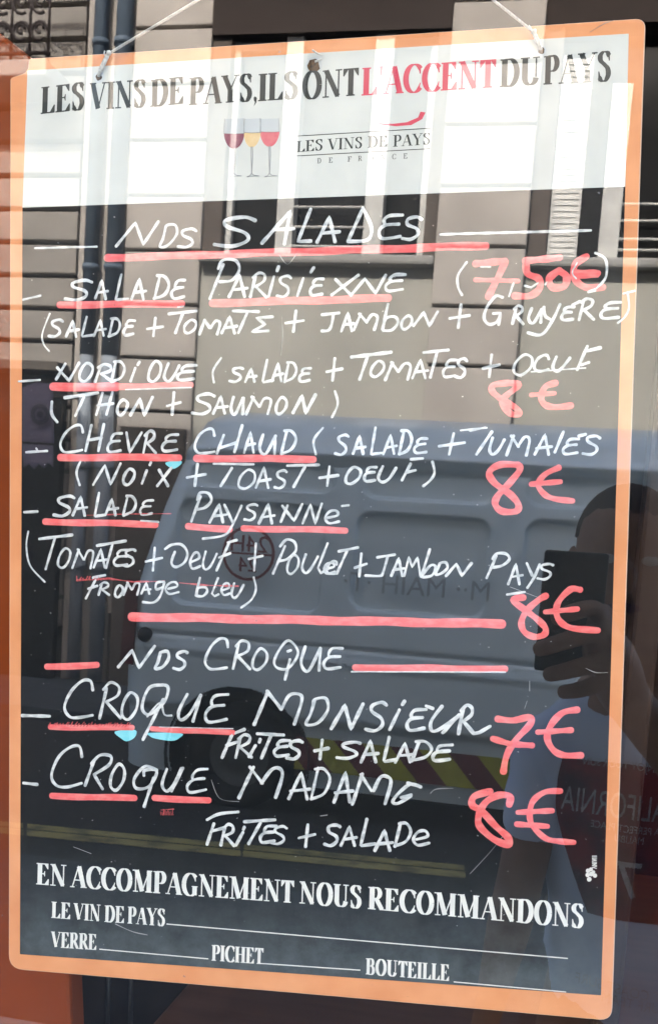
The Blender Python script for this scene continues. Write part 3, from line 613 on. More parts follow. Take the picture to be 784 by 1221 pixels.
price('red price 8 euro on the noix toast line', [rows(Mq, [s((225, 95), (140, 95), (90, 130), (115, 180), (190, 235), (225, 280), (215, 312), (150, 312), (118, 280), (130, 240), (185, 180), (232, 120), (225, 95)), W_(6.4, s((415, 108), (350, 140), (318, 188), (350, 235), (400, 255), (480, 264))), W_(6, l((285, 186), (423, 174)))])], 7.6)
price('red price 8 euro beside the fromage bleu line', [rows(Nq, [s((355, 80), (320, 100), (265, 150), (240, 205), (255, 250), (300, 272), (345, 262), (352, 232), (320, 195), (262, 150), (200, 100), (250, 88)), W_(7, s((515, 52), (470, 50), (415, 105), (403, 160), (425, 205), (480, 232), (598, 242))), W_(6, l((350, 156), (502, 142)))])], 7.2)
price('red price 7 euro beside croque monsieur', [rows(Rq, [s((168, 68), (240, 75), (320, 60), (318, 95), (250, 170), (210, 240), (195, 315)), W_(7, l((145, 160), (225, 185), (330, 192))), W_(7.4, s((540, 25), (470, 40), (415, 100), (400, 160), (430, 215), (480, 238), (558, 238))), W_(6.4, l((355, 130), (512, 120)))])], 7.4)
price('red price 8 euro beside croque madame', [rows(Rq, [s((135, 406), (60, 430), (50, 470), (95, 500), (160, 570), (215, 620), (220, 656), (150, 630), (85, 570), (80, 520), (110, 460), (170, 425), (225, 430), (222, 470)), W_(6.6, s((462, 405), (390, 410), (335, 450), (318, 510), (330, 565), (390, 625), (455, 640), (525, 645))), W_(6.4, l((262, 505), (424, 497))), W_(6.4, l((257, 560), (402, 570)))])], 8)
# scratches and ghost strokes left on the board
b = MB()
for pts, wd in (([(333, 304), (343, 315), (355, 300)], .6), ([(336, 378), (337, 400), (335, 424)], .6), ([(138, 1102), (158, 1111), (176, 1115)], 1.0), ([(631, 812), (631, 824)], .9), ([(628, 836), (625, 845)], .9),
                ([(513, 946), (520, 941), (540, 940)], .9), ([(698, 797), (710, 802), (724, 802)], .7), ([(88, 1010), (109, 1018)], .5), ([(382, 973), (390, 972)], .9), ([(703, 38), (720, 28), (732, 24)], .5),
                ([(560, 1042), (585, 1015), (603, 992)], .5), ([(608, 700), (640, 712)], .4), ([(252, 930), (262, 952), (285, 956)], .6)):
    ribbon(b, [tuple(p) for p in cat([Vector(p) for p in pts])], wd, jit=.4)
for k in range(170):
    x, y = random.uniform(30, 715), random.uniform(255, 1130); ribbon(b, [(x, y), (x + random.uniform(.3, 1.2), y + random.uniform(-.8, .8))], random.uniform(.4, 1.0))
sc_ = b.build('scratch', M['print_grey'], board, fix=False); sc_['label'] = 'fine pale scratches and specks on the black surface'; sc_['kind'] = 'stuff'

# ---- printed type: serif capitals built from broad-nib strokes (unit cap height, y up)
T, t_ = 0.108, 0.024
def ell(cx, rx, y0, y1, a0=0, a1=360, n=28):
    cy, ry = (y0 + y1) / 2, (y1 - y0) / 2
    return [(cx + rx * math.cos(math.radians(a0 + (a1 - a0) * i / n)), cy + ry * math.sin(math.radians(a0 + (a1 - a0) * i / n))) for i in range(n + 1)]
def st(x, y0=0, y1=1): return ([(x, y0), (x, y1)], T)
def thin(*p): return (list(p), t_)
def sf(x, y, h=0.17): return ('bar', x - h, x + h, y)
SER = {
 'L': (.62, [st(.18), sf(.18, 1), sf(.18, 0), ('bar', .18, .58, 0), ('tri', [(.60, 0), (.40, 0.045), (.56, .30), (.60, .30)])]),
 'E': (.66, [st(.18), sf(.18, 1), sf(.18, 0), ('bar', .18, .58, 0), ('bar', .18, .56, 1), ('bar', .2, .42, .52), ('tri', [(.62, 0), (.42, .045), (.58, .28), (.62, .28)]), ('tri', [(.58, 1), (.40, .955), (.54, .74), (.58, .74)]), ('tri', [(.36, .52), (.40, .40), (.43, .40), (.43, .64), (.40, .64)])]),
 'F': (.60, [st(.18), sf(.18, 1), sf(.18, 0, .17), ('bar', .18, .56, 1), ('bar', .2, .42, .50), ('tri', [(.58, 1), (.40, .955), (.54, .72), (.58, .72)]), ('tri', [(.36, .50), (.40, .38), (.43, .38), (.43, .62), (.40, .62)])]),
 'I': (.38, [st(.19), sf(.19, 1), sf(.19, 0)]),
 'H': (.80, [st(.18), st(.62), sf(.18, 1), sf(.18, 0), sf(.62, 1), sf(.62, 0), ('bar', .18, .62, .52)]),
 'T': (.66, [st(.33), sf(.33, 0), ('bar', .04, .62, 1), ('tri', [(.02, 1), (.22, .955), (.06, .72), (.02, .72)]), ('tri', [(.64, 1), (.44, .955), (.60, .72), (.64, .72)])]),
 'P': (.62, [st(.18), sf(.18, 1), sf(.18, 0), ([(.18, .99), (.34, .99)] + ell(.34, .19, .46, .99, 90, -90, 16) + [(.18, .46)], T * .95)]),
 'R': (.72, [st(.18), sf(.18, 1), sf(.18, 0), ([(.18, .99), (.34, .99)] + ell(.34, .18, .50, .99, 90, -90, 16) + [(.18, .50)], T * .9), ([(.36, .50), (.62, .03)], T), sf(.64, 0, .09)]),
 'B': (.68, [st(.18), sf(.18, 1), sf(.18, 0), ([(.18, .99), (.34, .99)] + ell(.34, .165, .54, .99, 90, -90, 16) + [(.18, .54)], T * .9), ([(.18, .54), (.36, .54)] + ell(.36, .19, .01, .54, 90, -90, 16) + [(.18, .01)], T * .95)]),
 'D': (.76, [st(.18), sf(.18, 1), sf(.18, 0), ([(.18, .99), (.32, .99)] + ell(.34, .30, .01, .99, 88, -88, 24) + [(.18, .01)], T)]),
 'O': (.78, [(ell(.39, .285, .0, 1.0), T)]),
 'C': (.72, [(ell(.42, .32, .0, 1.0, 42, 318), T), ('tri', [(.62, .98), (.66, .98), (.67, .66), (.63, .66), (.58, .84)]), ('tri', [(.67, .34), (.64, .34), (.55, .10), (.64, .14)])]),
 'G': (.80, [(ell(.42, .32, .0, 1.0, 42, 300), T), st(.62, .03, .40), sf(.62, .42, .14), ('tri', [(.62, .98), (.66, .98), (.67, .66), (.63, .66), (.58, .84)])]),
 'S': (.58, [(cat([(.48, .84), (.38, .965), (.24, .975), (.13, .86), (.15, .70), (.30, .56), (.43, .42), (.46, .22), (.36, .04), (.22, .02), (.10, .14)]), T * .95), ('tri', [(.46, .99), (.50, .99), (.51, .68), (.47, .68), (.42, .86)]), ('tri', [(.07, .0), (.11, .02), (.16, .16), (.10, .34), (.06, .34)])]),
 'U': (.78, [([(.18, 1), (.18, .28)] + ell(.39, .21, .02, .54, 180, 355, 16), T), ([(.60, .28), (.60, 1)], .03), sf(.18, 1), sf(.60, 1, .13)]),
 'N': (.82, [([(.16, 0), (.16, 1)], .03), ([(.66, 0), (.66, 1)], .03), ([(.16, .98), (.64, .03)], T), sf(.14, 1, .12), sf(.16, 0, .13), sf(.66, 1, .13)]),
 'M': (1.0, [([(.16, 0), (.16, 1)], .03), ([(.20, .99), (.48, .04)], T), ([(.48, .04), (.80, .99)], .03), st(.80), sf(.12, 1, .12), sf(.16, 0, .12), sf(.82, 1, .13), sf(.80, 0)]),
 'A': (.76, [([(.10, .02), (.38, .99)], .028), ([(.40, .97), (.64, .02)], T), ('bar', .20, .54, .34), sf(.10, 0, .11), sf(.64, 0, .15)]),
 'V': (.74, [([(.12, .98), (.38, .03)], T), ([(.38, .03), (.64, .98)], .028), sf(.12, 1, .15), sf(.64, 1, .11)]),
 'Y': (.74, [([(.12, .98), (.37, .46)], T), ([(.37, .46), (.64, .98)], .028), st(.37, 0, .48), sf(.12, 1, .15), sf(.64, 1, .11), sf(.37, 0)]),
 "'": (.22, [('tri', [(.06, 1.02), (.18, 1.02), (.14, .68), (.10, .68)])]),
 ',': (.26, [('tri', [(.06, .12), (.12, .17), (.20, .10), (.18, -.06), (.07, -.20), (.12, -.04), (.07, .02)])]),
 ' ': (.30, []),
}
def serif(b, text, p0, p1, h0, h1, m=0, weight=1.0, track=0.0):
    """text from baseline pixel p0 to p1, cap height growing from h0 to h1 pixels; letters squeezed to fit"""
    tot = sum(SER[c][0] for c in text) + track * (len(text) - 1); x = 0
    p0, p1 = Vector(p0), Vector(p1)
    lean = -0.028
    for c in text:
        adv, strokes = SER[c]
        sqx = (p1.x - p0.x) / tot / ((h0 + h1) / 2)          # horizontal squeeze
        def mp(q, x=x):
            f = (x + q[0]) / tot; base = p0.lerp(p1, f); hh = h0 + (h1 - h0) * f
            return bp(base.x - lean * q[1] * hh, base.y - q[1] * hh)
        for k_ in strokes:
            ZC[0] = (ZC[0] + 1) % 12; z = 0.00032 + ZC[0] * 0.000012
            if k_[0] == 'tri':
                q = [mp(p) for p in k_[1]]; b.prism([(p.x, p.y, z) for p in q], (0, 0, -0.00002), m)
            elif k_[0] == 'bar':
                _, xa, xb, y = k_; th = t_ * 2.0
                ya, yb = (y, y + th) if y == 0 else ((y - th, y) if y == 1 else (y - th / 2, y + th / 2))
                q = [mp(p) for p in ((xa, ya), (xb, ya), (xb, yb), (xa, yb))]; b.prism([(p.x, p.y, z) for p in q], (0, 0, -0.00002), m)
            else:
                pts, a = k_; pts = [Vector(p) for p in pts]; a *= weight; n = len(pts); Lf = []; Rt = []
                for i, p in enumerate(pts):
                    d = (pts[min(i + 1, n - 1)] - pts[max(i - 1, 0)]).normalized(); nn = Vector((-d.y, d.x))
                    hw = math.sqrt((a * nn.x) ** 2 + (t_ * nn.y) ** 2)
                    Lf.append(mp(p + nn * hw)); Rt.append(mp(p - nn * hw))
                for i in range(n - 1):
                    b.face([(q.x, q.y, z) for q in (Lf[i], Rt[i], Rt[i + 1], Lf[i + 1])], m)
        x += adv + track
b = MB()
serif(b, 'LES', (48.5, 136), (101, 130.5), 32, 33); serif(b, 'VINS', (107, 131), (174, 127.5), 32, 33); serif(b, 'DE', (179, 127.5), (219.5, 123.5), 32, 32.5)
serif(b, 'PAYS,', (225, 125.5), (308, 120), 32.5, 33); serif(b, 'ILS', (307, 120.8), (355.5, 117.5), 32.5, 33); serif(b, 'ONT', (360, 118.5), (427.5, 113.5), 32.5, 33)
b.build('printed_headline', M['print_black'], board, fix=False)['label'] = 'black printed start of the headline'
b = MB(); serif(b, 'DU', (595, 104), (644, 100.5), 33, 33.5); serif(b, 'PAYS', (647, 101), (728, 96.5), 34, 36)
hl = b.build('printed_headline', M['print_black'], board, fix=False); hl['label'] = 'black printed words du pays ending the headline'
b = MB(); serif(b, "L'ACCENT", (430.5, 114), (591, 104), 33, 33.5)
b.build('printed_headline', M['print_red'], board, fix=False)['label'] = 'red printed word accent in the headline'
# wine region logo
lg = MB(); serif(lg, 'LES', (353, 181.5), (385, 179), 13.2, 13.5, weight=.7); serif(lg, 'VINS', (390.5, 179), (432, 176.5), 13.5, 13.5, weight=.7)
serif(lg, 'DE', (438, 176), (462, 174.8), 13.5, 13.5, weight=.7); serif(lg, 'PAYS', (468, 175), (513, 172), 13.7, 14, weight=.7)
for ch, x in zip('DEFRANCE', (378, 391.5, 414, 426.5, 441, 454, 467, 480.5)):
    serif(lg, ch, (x, 194.8 - (x - 378) * .055), (x + 5, 194.5 - (x - 378) * .055), 6.2, 6.2, weight=.6)
ribbon(lg, resample([(354, 162.2), (513, 152.8)], 8), .8, jit=0); ribbon(lg, resample([(354, 185.8), (512, 177.3)], 8), .8, jit=0)
logo = lg.build('printed_logo', M['print_black'], board, fix=False); logo['label'] = 'small black printed emblem reading les vins de pays de france'
b = MB()
sw = [(448, 146.6), (468, 147.6), (485, 145.6), (498, 140), (501, 133), (507, 134), (503, 142), (490, 149), (472, 150.4), (455, 148.6)]
q = [bp(*p) for p in sw]; b.prism([(p.x, p.y, 0.00034) for p in q], (0, 0, -0.00003)); b.build('red_swoosh', M['print_red'], logo)
# three printed wine glasses
def gpx(x, y): return (250 + x / 5.6, 120 + y / 5.6)
for nm, x0, x1, xc, yb, yl, mt in (('wine_glass_print', 95, 232, 162, 322, 218, 'wine_dark'), ('wine_glass_print', 228, 342, 280, 312, 212, 'wine_white'), ('wine_glass_print', 336, 466, 399, 308, 207, 'wine_rose')):
    b = MB(); hw = (x1 - x0) / 2; cx = (x0 + x1) / 2
    bowl = [(x0, yl)] + [(cx - hw * math.cos(a) + (xc - cx) * math.sin(a), yl + (yb - yl) * math.sin(a) ** 1.15) for a in [math.pi * i / 14 for i in range(1, 14)]] + [(x1, yl)]
    b.prism([(*bp(*gpx(*p)), 0.00034) for p in bowl], (0, 0, -0.00003), 0)
    top = [(x0, yl - 2), (x1, yl - 2), (x1 - 6, 118), (x0 + 6, 122)]
    b.prism([(*bp(*gpx(*p)), 0.00033) for p in top], (0, 0, -0.00002), 2)
    for pts, wd in (([(x0, yl), (x0 + 3, 160), (x0 + 6, 120)], .5), ([(x1, yl), (x1 - 3, 160), (x1 - 6, 118)], .5), ([(xc + 4, yb - 4), (xc + 6, yb + 60), (xc, 486)], 1.2), ([(xc - 5, yb - 4), (xc - 4, yb + 60), (xc, 486)], .7),
                    ([(xc - 32, 508), (xc - 12, 500), (xc, 486), (xc + 16, 498), (xc + 50, 502)], .9), ([(xc - 30, 510), (xc, 506), (xc + 48, 503)], .5), ([(x0, yl), (cx, yl + 3), (x1, yl)], .6)):
        pp = [gpx(*p) for p in pts]; ribbon(b, [tuple(p) for p in cat([Vector(p) for p in pp])], wd, m=1, jit=0)
    o = b.build(nm, [M[mt], M['print_grey'], M['print_pale']], board, fix=False)
    o['label'] = {'wine_dark': 'printed glass of dark red wine', 'wine_white': 'printed glass of pale wine', 'wine_rose': 'printed glass of rose wine'}[mt]
# lower printed block
b = MB()
serif(b, 'EN', (43, 1054.5), (79.5, 1057.5), 25.5, 25.8); serif(b, 'ACCOMPAGNEMENT', (84, 1057.8), (350.5, 1077), 26, 26.5); serif(b, 'NOUS', (356, 1077.2), (431, 1083.5), 26.3, 27); serif(b, 'RECOMMANDONS', (438, 1084), (695.5, 1107), 26.5, 28.5)
b.build('printed_caption', M['print_white'], board, fix=False)['label'] = 'white printed line en accompagnement nous recommandons'
b = MB()
serif(b, 'LE', (61, 1094.5), (84.5, 1096.3), 19.3, 19.5); serif(b, 'VIN', (88, 1096.5), (120, 1099), 19.5, 20); serif(b, 'DE', (124.5, 1099.3), (148.5, 1101), 19.5, 20); serif(b, 'PAYS', (152, 1101.2), (197, 1104.6), 20, 20.5)
b.build('printed_caption', M['print_white'], board, fix=False)['label'] = 'white printed words le vin de pays'
for tx_, a, c, h0_, h1_ in (('VERRE', (61, 1129.5), (115.5, 1133), 18.6, 18.8), ('PICHET', (252, 1145.5), (314, 1150), 18.6, 19), ('BOUTEILLE', (435.5, 1161.8), (535.5, 1170), 19, 19.5)):
    b = MB(); serif(b, tx_, a, c, h0_, h1_); b.build('printed_caption', M['print_white'], board, fix=False)['label'] = 'white printed word ' + tx_.lower()
for a, c in (((199, 1102), (676, 1143)), ((119, 1132), (248, 1143.5)), ((311, 1149), (429, 1157)), ((541, 1171), (674, 1183))):
    b = MB(); ribbon(b, resample([a, c], 8), 1.3, jit=0); b.build('printed_rule', M['print_white'], board, fix=False)['label'] = 'thin white printed fill in line'
# small emblem at the right edge: bunch of grapes and upright word
b = MB()
for x, y, r in ((700.5, 1038.5, 2.6), (704, 1036.8, 2.4), (700, 1043.5, 2.6), (704.5, 1042.3, 2.8), (708.8, 1044.2, 2.6), (702, 1048.6, 2.8), (707, 1040, 2)):
    q = [bp(x + r * math.cos(k * math.pi / 6), y + r * math.sin(k * math.pi / 6)) for k in range(12)]; b.prism([(p.x, p.y, 0.00034) for p in q], (0, 0, -0.00002))
ulist = 'ANIVIT'; yy = 1036
for ch in ulist:
    adv, strokes = SER[ch]
    for k_ in strokes:
        if k_[0] in ('bar', 'tri'): continue
        pts = [(708.6 - (1 - p[1]) * -0.0 - p[1] * 5.2 + 2.2, yy - p[0] * 4.4) for p in (k_[0] if not isinstance(k_[0], str) else [])]
        ribbon(b, pts, .9, jit=0)
    yy -= adv * 4.4
b.build('printed_emblem', M['print_white'], board, fix=False)['label'] = 'tiny white grape emblem with an upright word by the right border'
# holes in the board
b = MB()
def blob(b, px, py, r, z, k=14, irr=0.15):
    q = [bp(px + r * (1 + random.uniform(-irr, irr)) * math.cos(2 * math.pi * i / k), py + r * 1.1 * (1 + random.uniform(-irr, irr)) * math.sin(2 * math.pi * i / k)) for i in range(k)]
    b.prism([(p.x, p.y, z) for p in q], (0, 0, -0.0002))
for hx_, hy_, hr_ in ((118, 92, 3.6), (645, 60.5, 3.8), (374, 78, 7.2)):
    b = MB(); blob(b, hx_, hy_, hr_, 0.00042); b.build('punched_hole', M['hole'], board)
for i, (px, py, r0, r1) in enumerate(((118, 92, 4.2, 7), (645, 60.5, 4.2, 6), (374, 78, 7.4, 10))):
    k = 20; o_ = [bp(px + r1 * math.cos(2 * math.pi * j / k), py + r1 * math.sin(2 * math.pi * j / k)) for j in range(k)]
    b = MB(); b.prism([(p.x, p.y, 0.00036) for p in o_], (0, 0, -0.0001)); b.build('reinforcing_ring', M['print_pale'], board)

# ---- string
def bw(px, py, off=0.003): return bworld(px, py) + BW * off
b = MB()
hook = at(436, -121, 0.022)
b.tube([bw(118, 92, .001), bw(121, 84), bw(128, 71), bw(132, 65)], 0.0009, 8); b.tube([bw(119, 91, .001), bw(126, 80), bw(133, 65)], 0.0008, 8)
b.tube([bw(132, 66), hook], 0.00085, 8)
b.tube([bw(645, 60, .001), bw(642, 52), bw(638, 44), bw(635, 39)], 0.0009, 8); b.tube([bw(644, 60, .001), bw(639, 52), bw(634, 39)], 0.0008, 8)
b.tube([bw(636, 41), hook], 0.00085, 8)
for k in ((132, 66), (636, 41)):
    c = bw(*k, .0035); b.tube([c + Vector((-.0012, 0, -.0012)), c, c + Vector((.0012, 0, .0012))], [.0008, .002, .0008], 8)
b.tube([bw(128, 70), bw(126, 66), bw(127, 63)], 0.0005, 6); b.tube([bw(634, 39), bw(630, 33)], 0.0005, 6)
b.tube([bw(376, 76), bw(384, 73), bw(386, 69), bw(379, 66), bw(373, 62)], 0.0006, 6)
tag(b.build('hanging_string', M['string'], None, True), 'thin white string knotted through the two top holes of the board', 'string')
b = MB(); b.tube([hook + Vector((0, 0, 0.0)), hook + Vector((0, -0.006, 0.004)), hook + Vector((0, -0.0148, 0.004))], [0.002, 0.003, 0.012], 16)
tag(b.build('suction_hook', M['white_paint'], None, True), 'small white suction hook on the pane that carries the string', 'hook')

# ================================================================== STONE BUILDING across the street (seen mirrored in the pane)
Y0 = 10.0
fx = lambda px, py=300: at(px, py, Y0).x
fz = lambda py, px=400: at(px, py, Y0).z
bld = tag(empty('stone_building', (-2, -Y0, 0)), 'beige stone house with white windows and grey downpipes, mirrored in the pane', 'building')
HB = 15.0
def part(name, mb, m, smooth=False, parent=bld, bev=None):
    flip(mb); o = mb.build(name, m, None, smooth)
    o.parent = parent; o.matrix_parent_inverse = parent.matrix_world.inverted() if parent.type == 'EMPTY' else Matrix()
    if parent is bld: o.matrix_parent_inverse = Matrix.Translation((2, Y0, 0))
    if bev: bevel(o, bev)
    return o
XL, XR = -14.0, 7.0
xp1, xp2 = fx(113), fx(140)
xa, xb_, xc, xd, xe, xf = fx(92), fx(150), fx(240), fx(520), fx(627), fx(905)
sill_t, sill_b = fz(306), fz(318)
# backing wall
b = MB(); b.box(XL, xb_ , Y0 + 0.12, Y0 + 0.5, 0.12, HB); b.box(xb_, xc, Y0 + 0.1, Y0 + 0.5, 0.12, HB)
b.box(xc, xd, Y0 + 0.32, Y0 + 0.5, 0.12, HB); b.box(xd, xe, Y0 + 0.1, Y0 + 0.5, 0.12, HB); b.box(xe, XR, Y0 + 0.32, Y0 + 0.5, 0.12, HB)
b.box(XL, XR, Y0 + 0.5, Y0 + 6, 0.12, HB)
part('wall', b, M['stone_dark'])
# coursed blocks
def courses(x0, x1, y, zs, gap=0.035, split=None):
    b = MB()
    for z0, z1 in zip(zs, zs[1:]):
        xs = [x0] + ([x for x in split if x0 < x < x1] if split else []) + [x1]
        for p, q in zip(xs, xs[1:]): b.box(p, q - (0.02 if q != x1 else 0), y, y + 0.14, z0 + gap, z1)
    return b
st_l = [fz(410, 60) + k * (fz(371, 60) - fz(410, 60)) for k in range(-9, 20)]; st_l = [z for z in st_l if z > 0.2]
part('rusticated_wall', courses(XL, xa, Y0 - 0.02, st_l, 0.05), M['stone_left'], bev=0.012)
zw = (fz(366, 200) - fz(430, 200)); st_m = [fz(430, 200) + k * zw for k in range(-5, 14)]; st_m = [z for z in st_m if z > 0.1]
b = MB(); b.box(xa + 0.02, xb_ - 0.0, Y0 + 0.0, Y0 + 0.125, 0.12, HB); part('pipe_recess', b, M['stone'])
part('wall_pier', courses(xb_ + 0.005, xc, Y0 - 0.04, st_m), M['stone'], bev=0.012)
zq = fz(300, 570) - fz(371, 570); st_r = [fz(371, 570) + k * (fz(300, 570) - fz(371, 570)) for k in range(-5, 14)]; st_r = [z for z in st_r if z > 0.1]
part('wall_pier', courses(xd, xe, Y0 - 0.12, st_r), M['stone'], bev=0.012)
# window bays
def bay(x0, x1, first):
    top = fz(40)
    b = MB(); b.box(x0, x1, Y0 + 0.02, Y0 + 0.33, 0.12, sill_b - 0.002); part('wall_panel', b, M['render'])
    b = MB(); b.box(x0, x1 - 0.002, Y0 - 0.13, Y0 + 0.33, sill_b, sill_t); part('window_sill', b, M['stone_grey'], bev=0.03)
    b = MB(); b.box(x0 + 0.002, x1 - 0.002, Y0 - 0.05, Y0 + 0.33, top, top + 0.75); part('lintel_shadow_box', b, M['lintel_shade'])  # dark box: the shadow at the bay top, put in as colour
    b = MB(); b.box(x0, x1, Y0 - 0.55, Y0 + 0.33, top + 0.752, top + 0.95); part('balcony', b, M['stone'], bev=0.02)
    b = MB(); b.box(x0 + 0.002, x1 - 0.002, Y0 + 0.02, Y0 + 0.33, top + 0.952, HB); part('wall_panel', b, M['render'])
    return top
top = bay(xc, xd, True); bay(xe, xf + 0.6, False)
zb = sill_t + 0.002
for p, q in ((xc, fx(262)), (fx(503), xd - 0.002)):
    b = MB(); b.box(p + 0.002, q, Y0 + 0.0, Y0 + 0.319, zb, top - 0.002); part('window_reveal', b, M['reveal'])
wf = MB(); ya = Y0 + 0.10
def post(mb, pa, pb, y0=ya, y1=ya + 0.09, z0=zb, z1=top - 0.002): mb.box(fx(pa), fx(pb), y0, y1, z0, z1)
post(wf, 262.5, 270); post(wf, 326, 346, Y0 + 0.02); post(wf, 430, 452, Y0 + 0.02); post(wf, 494, 502.5)
for a_, c_ in ((270, 326), (346, 430), (452, 494)):
    wf.box(fx(a_) + .001, fx(c_) - .001, ya + .01, ya + 0.08, zb, zb + 0.05); wf.box(fx(a_) + .001, fx(c_) - .001, ya + .01, ya + 0.08, top - 0.09, top - 0.004)
win = part('window', wf, M['white_paint'], bev=0.006)
b = MB(); b.box(fx(270.5), fx(493.5), ya + 0.10, ya + 0.12, zb, top - 0.004); o = part('pane', b, M['dark_pane'])
b = MB()
for py in (246, 270, 293): z = fz(py, 390); b.tube([(fx(346), Y0 + 0.02, z), (fx(431), Y0 + 0.02, z)], 0.014, 8)
part('guard_rail', b, M['white_paint'], True)
# second window: louvred shutter leaf, post and rails
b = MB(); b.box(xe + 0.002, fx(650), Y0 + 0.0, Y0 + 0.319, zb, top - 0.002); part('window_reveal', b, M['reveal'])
b = MB(); x0_, x1_ = fx(651), fx(687); tz = fz(62, 670)
b.box(x0_, x0_ + 0.03, Y0 + 0.06, Y0 + 0.10, zb, tz); b.box(x1_ - 0.03, x1_, Y0 + 0.06, Y0 + 0.10, zb, tz)
z = zb + 0.02
while z < tz - 0.05:
    b.prism([(x0_ + .03, Y0 + .071, z), (x1_ - .03, Y0 + .071, z), (x1_ - .03, Y0 + .08, z + .05), (x0_ + .03, Y0 + .08, z + .05)], (0, 0.006, 0.006)); z += 0.056
part('shutter', b, M['white_paint'])
wf = MB(); ptop = fz(98, 725); post(wf, 712, 736, Y0 + 0.02, z1=ptop); wf.box(fx(736) + .001, xf, ya + .01, ya + .08, zb, zb + .05); post(wf, 835, 850, z1=ptop)
part('window', wf, M['white_paint'], bev=0.006)
b = MB(); b.box(fx(688), xf + 0.5, ya + 0.10, ya + 0.12, zb, top - 0.004); part('pane', b, M['dark_pane'])
b = MB()
for py in (243, 263, 285, 298): z = fz(py, 760); b.tube([(fx(736), Y0 + 0.0, z), (xf, Y0 + 0.0, z)], 0.014, 8)
part('guard_rail', b, M['white_paint'], True)
b = MB(); b.box(xf + 0.6, XR, Y0 - 0.1, Y0 + 0.33, 0.12, HB); part('wall_panel', b, M['stone'])
# downpipes with collars
for xx, r, yy in ((xp1, 0.075, Y0 - 0.08), (xp2, 0.085, Y0 - 0.08)):
    b = MB(); lo = fz(425, 110)
    b.tube([(xx, yy, lo), (xx, yy, HB)], r, 18); part('downpipe', b, M['pipe'], True)
    b = MB(); b.tube([(xx, yy, 0.15), (xx, yy, lo + 0.03)], r * 0.93, 18)
    for zz in (fz(470, 110), fz(560, 110), fz(680, 110)): b.tube([(xx, yy, zz), (xx, yy, zz + 0.1)], r * 1.25, 18)
    part('downpipe', b, M['pipe_light'], True)
    for zz in (fz(325, 110), fz(60, 110), fz(-150, 110)):
        b = MB(); b.tube([(xx, yy, zz), (xx, yy, zz + 0.06)], r * 1.18, 18); part('pipe_collar', b, M['pipe'], True)
# ledge, dark shop front at street level on the left, iron balcony above
b = MB(); b.box(XL, xa - 0.02, Y0 - 0.3, Y0 - 0.03, fz(447, 60), fz(436, 60)); part('ledge', b, M['stone_dark'], bev=0.01)
b = MB(); b.box(XL, xa - 0.03, Y0 - 0.14, Y0 - 0.025, 0.12, fz(449, 60)); part('shop_front', b, M['dark_pane'])
b = MB(); b.box(fx(158), fx(236), Y0 - 0.10, Y0 - 0.045, 0.12, fz(512, 200)); part('shaded_wall_block', b, M['reveal'])  # lower wall's shade painted on as a brown block
bx1 = at(60, 20, 9.4).x; bzt, bzb = at(30, -60, 9.4).z, at(30, 72, 9.4).z
b = MB(); b.box(XL, bx1, 9.35, Y0 - 0.03, bzb - 0.16, bzb); part('balcony', b, M['stone'], bev=0.02)
b = MB()
b.tube([(XL, 9.42, bzt), (bx1, 9.42, bzt)], 0.03, 8); b.tube([(XL, 9.42, bzb + 0.08), (bx1, 9.42, bzb + 0.08)], 0.02, 8)
x = bx1 - 0.02
while x > bx1 - 3.2:
    b.tube([(x, 9.42, bzb), (x, 9.42, bzt)], 0.014, 6)
    for zz in (0.28, 0.52, 0.78):
        zc = bzb + (bzt - bzb) * zz; r = 0.085
        b.tube([(x - 0.1 + r * math.cos(a), 9.42, zc + r * math.sin(a)) for a in [math.pi * 2 * i / 12 for i in range(11)]], 0.016, 6)
        b.tube([(x - 0.1 + r * .5 * math.cos(a), 9.42, zc + .02 + r * .5 * math.sin(a)) for a in [math.pi * 2 * i / 10 for i in range(9)]], 0.014, 6)
    x -= 0.2
part('balcony_railing', b, M['iron'], True)
# roof line
b = MB(); b.box(XL, XR, Y0 - 0.35, Y0 + 6, HB + 0.002, HB + 0.25); part('cornice', b, M['stone'], bev=0.03)

# awning on the left with round emblem
aw = empty('shop_awning', (at(45, 500, 9.0).x, -9.0, at(45, 500, 9.0).z)); tag(aw, 'lilac canvas shop awning side with dark ring emblem and ragged valance, mirrored at left', 'awning')
b = MB()
pts = [at(x, y, 9.0) for x, y in ((27, 462), (44, 455), (60, 458), (62, 528), (26, 526))]
b.prism(pts, (0, 0.05, 0)); flip(b); o = b.build('canvas', M['lilac']); o.parent = aw; o.matrix_parent_inverse = Matrix.Translation(-aw.location)
b = MB(); vs = [(26, 529), (62, 531), (62, 556), (57, 551), (52, 558), (46, 552), (40, 559), (34, 552), (28, 557)]
b.prism([at(x, y, 9.0) for x, y in vs], (0, 0.03, 0)); flip(b); o = b.build('valance', M['lilac']); o.parent = aw; o.matrix_parent_inverse = Matrix.Translation(-aw.location)
b = MB(); c_ = at(48, 494, 8.97); b.disc((c_.x, c_.y, c_.z), (0, -1, 0), 0.06, 0.1, 24, 0.01); b.disc((c_.x, c_.y, c_.z), (0, -1, 0), 0.0, 0.03, 24, 0.01); flip(b)
o = b.build('ring_emblem', M['lilac_dark']); o.parent = aw; o.matrix_parent_inverse = Matrix.Translation(-aw.location)
b = MB(); ct = at(45, 470, 9.0); b.tube([(ct.x, 9.04, ct.z), (ct.x, Y0 - 0.12, ct.z + 0.1)], 0.02, 8); flip(b)
o = b.build('bracket', M['iron']); o.parent = aw; o.matrix_parent_inverse = Matrix.Translation(-aw.location)

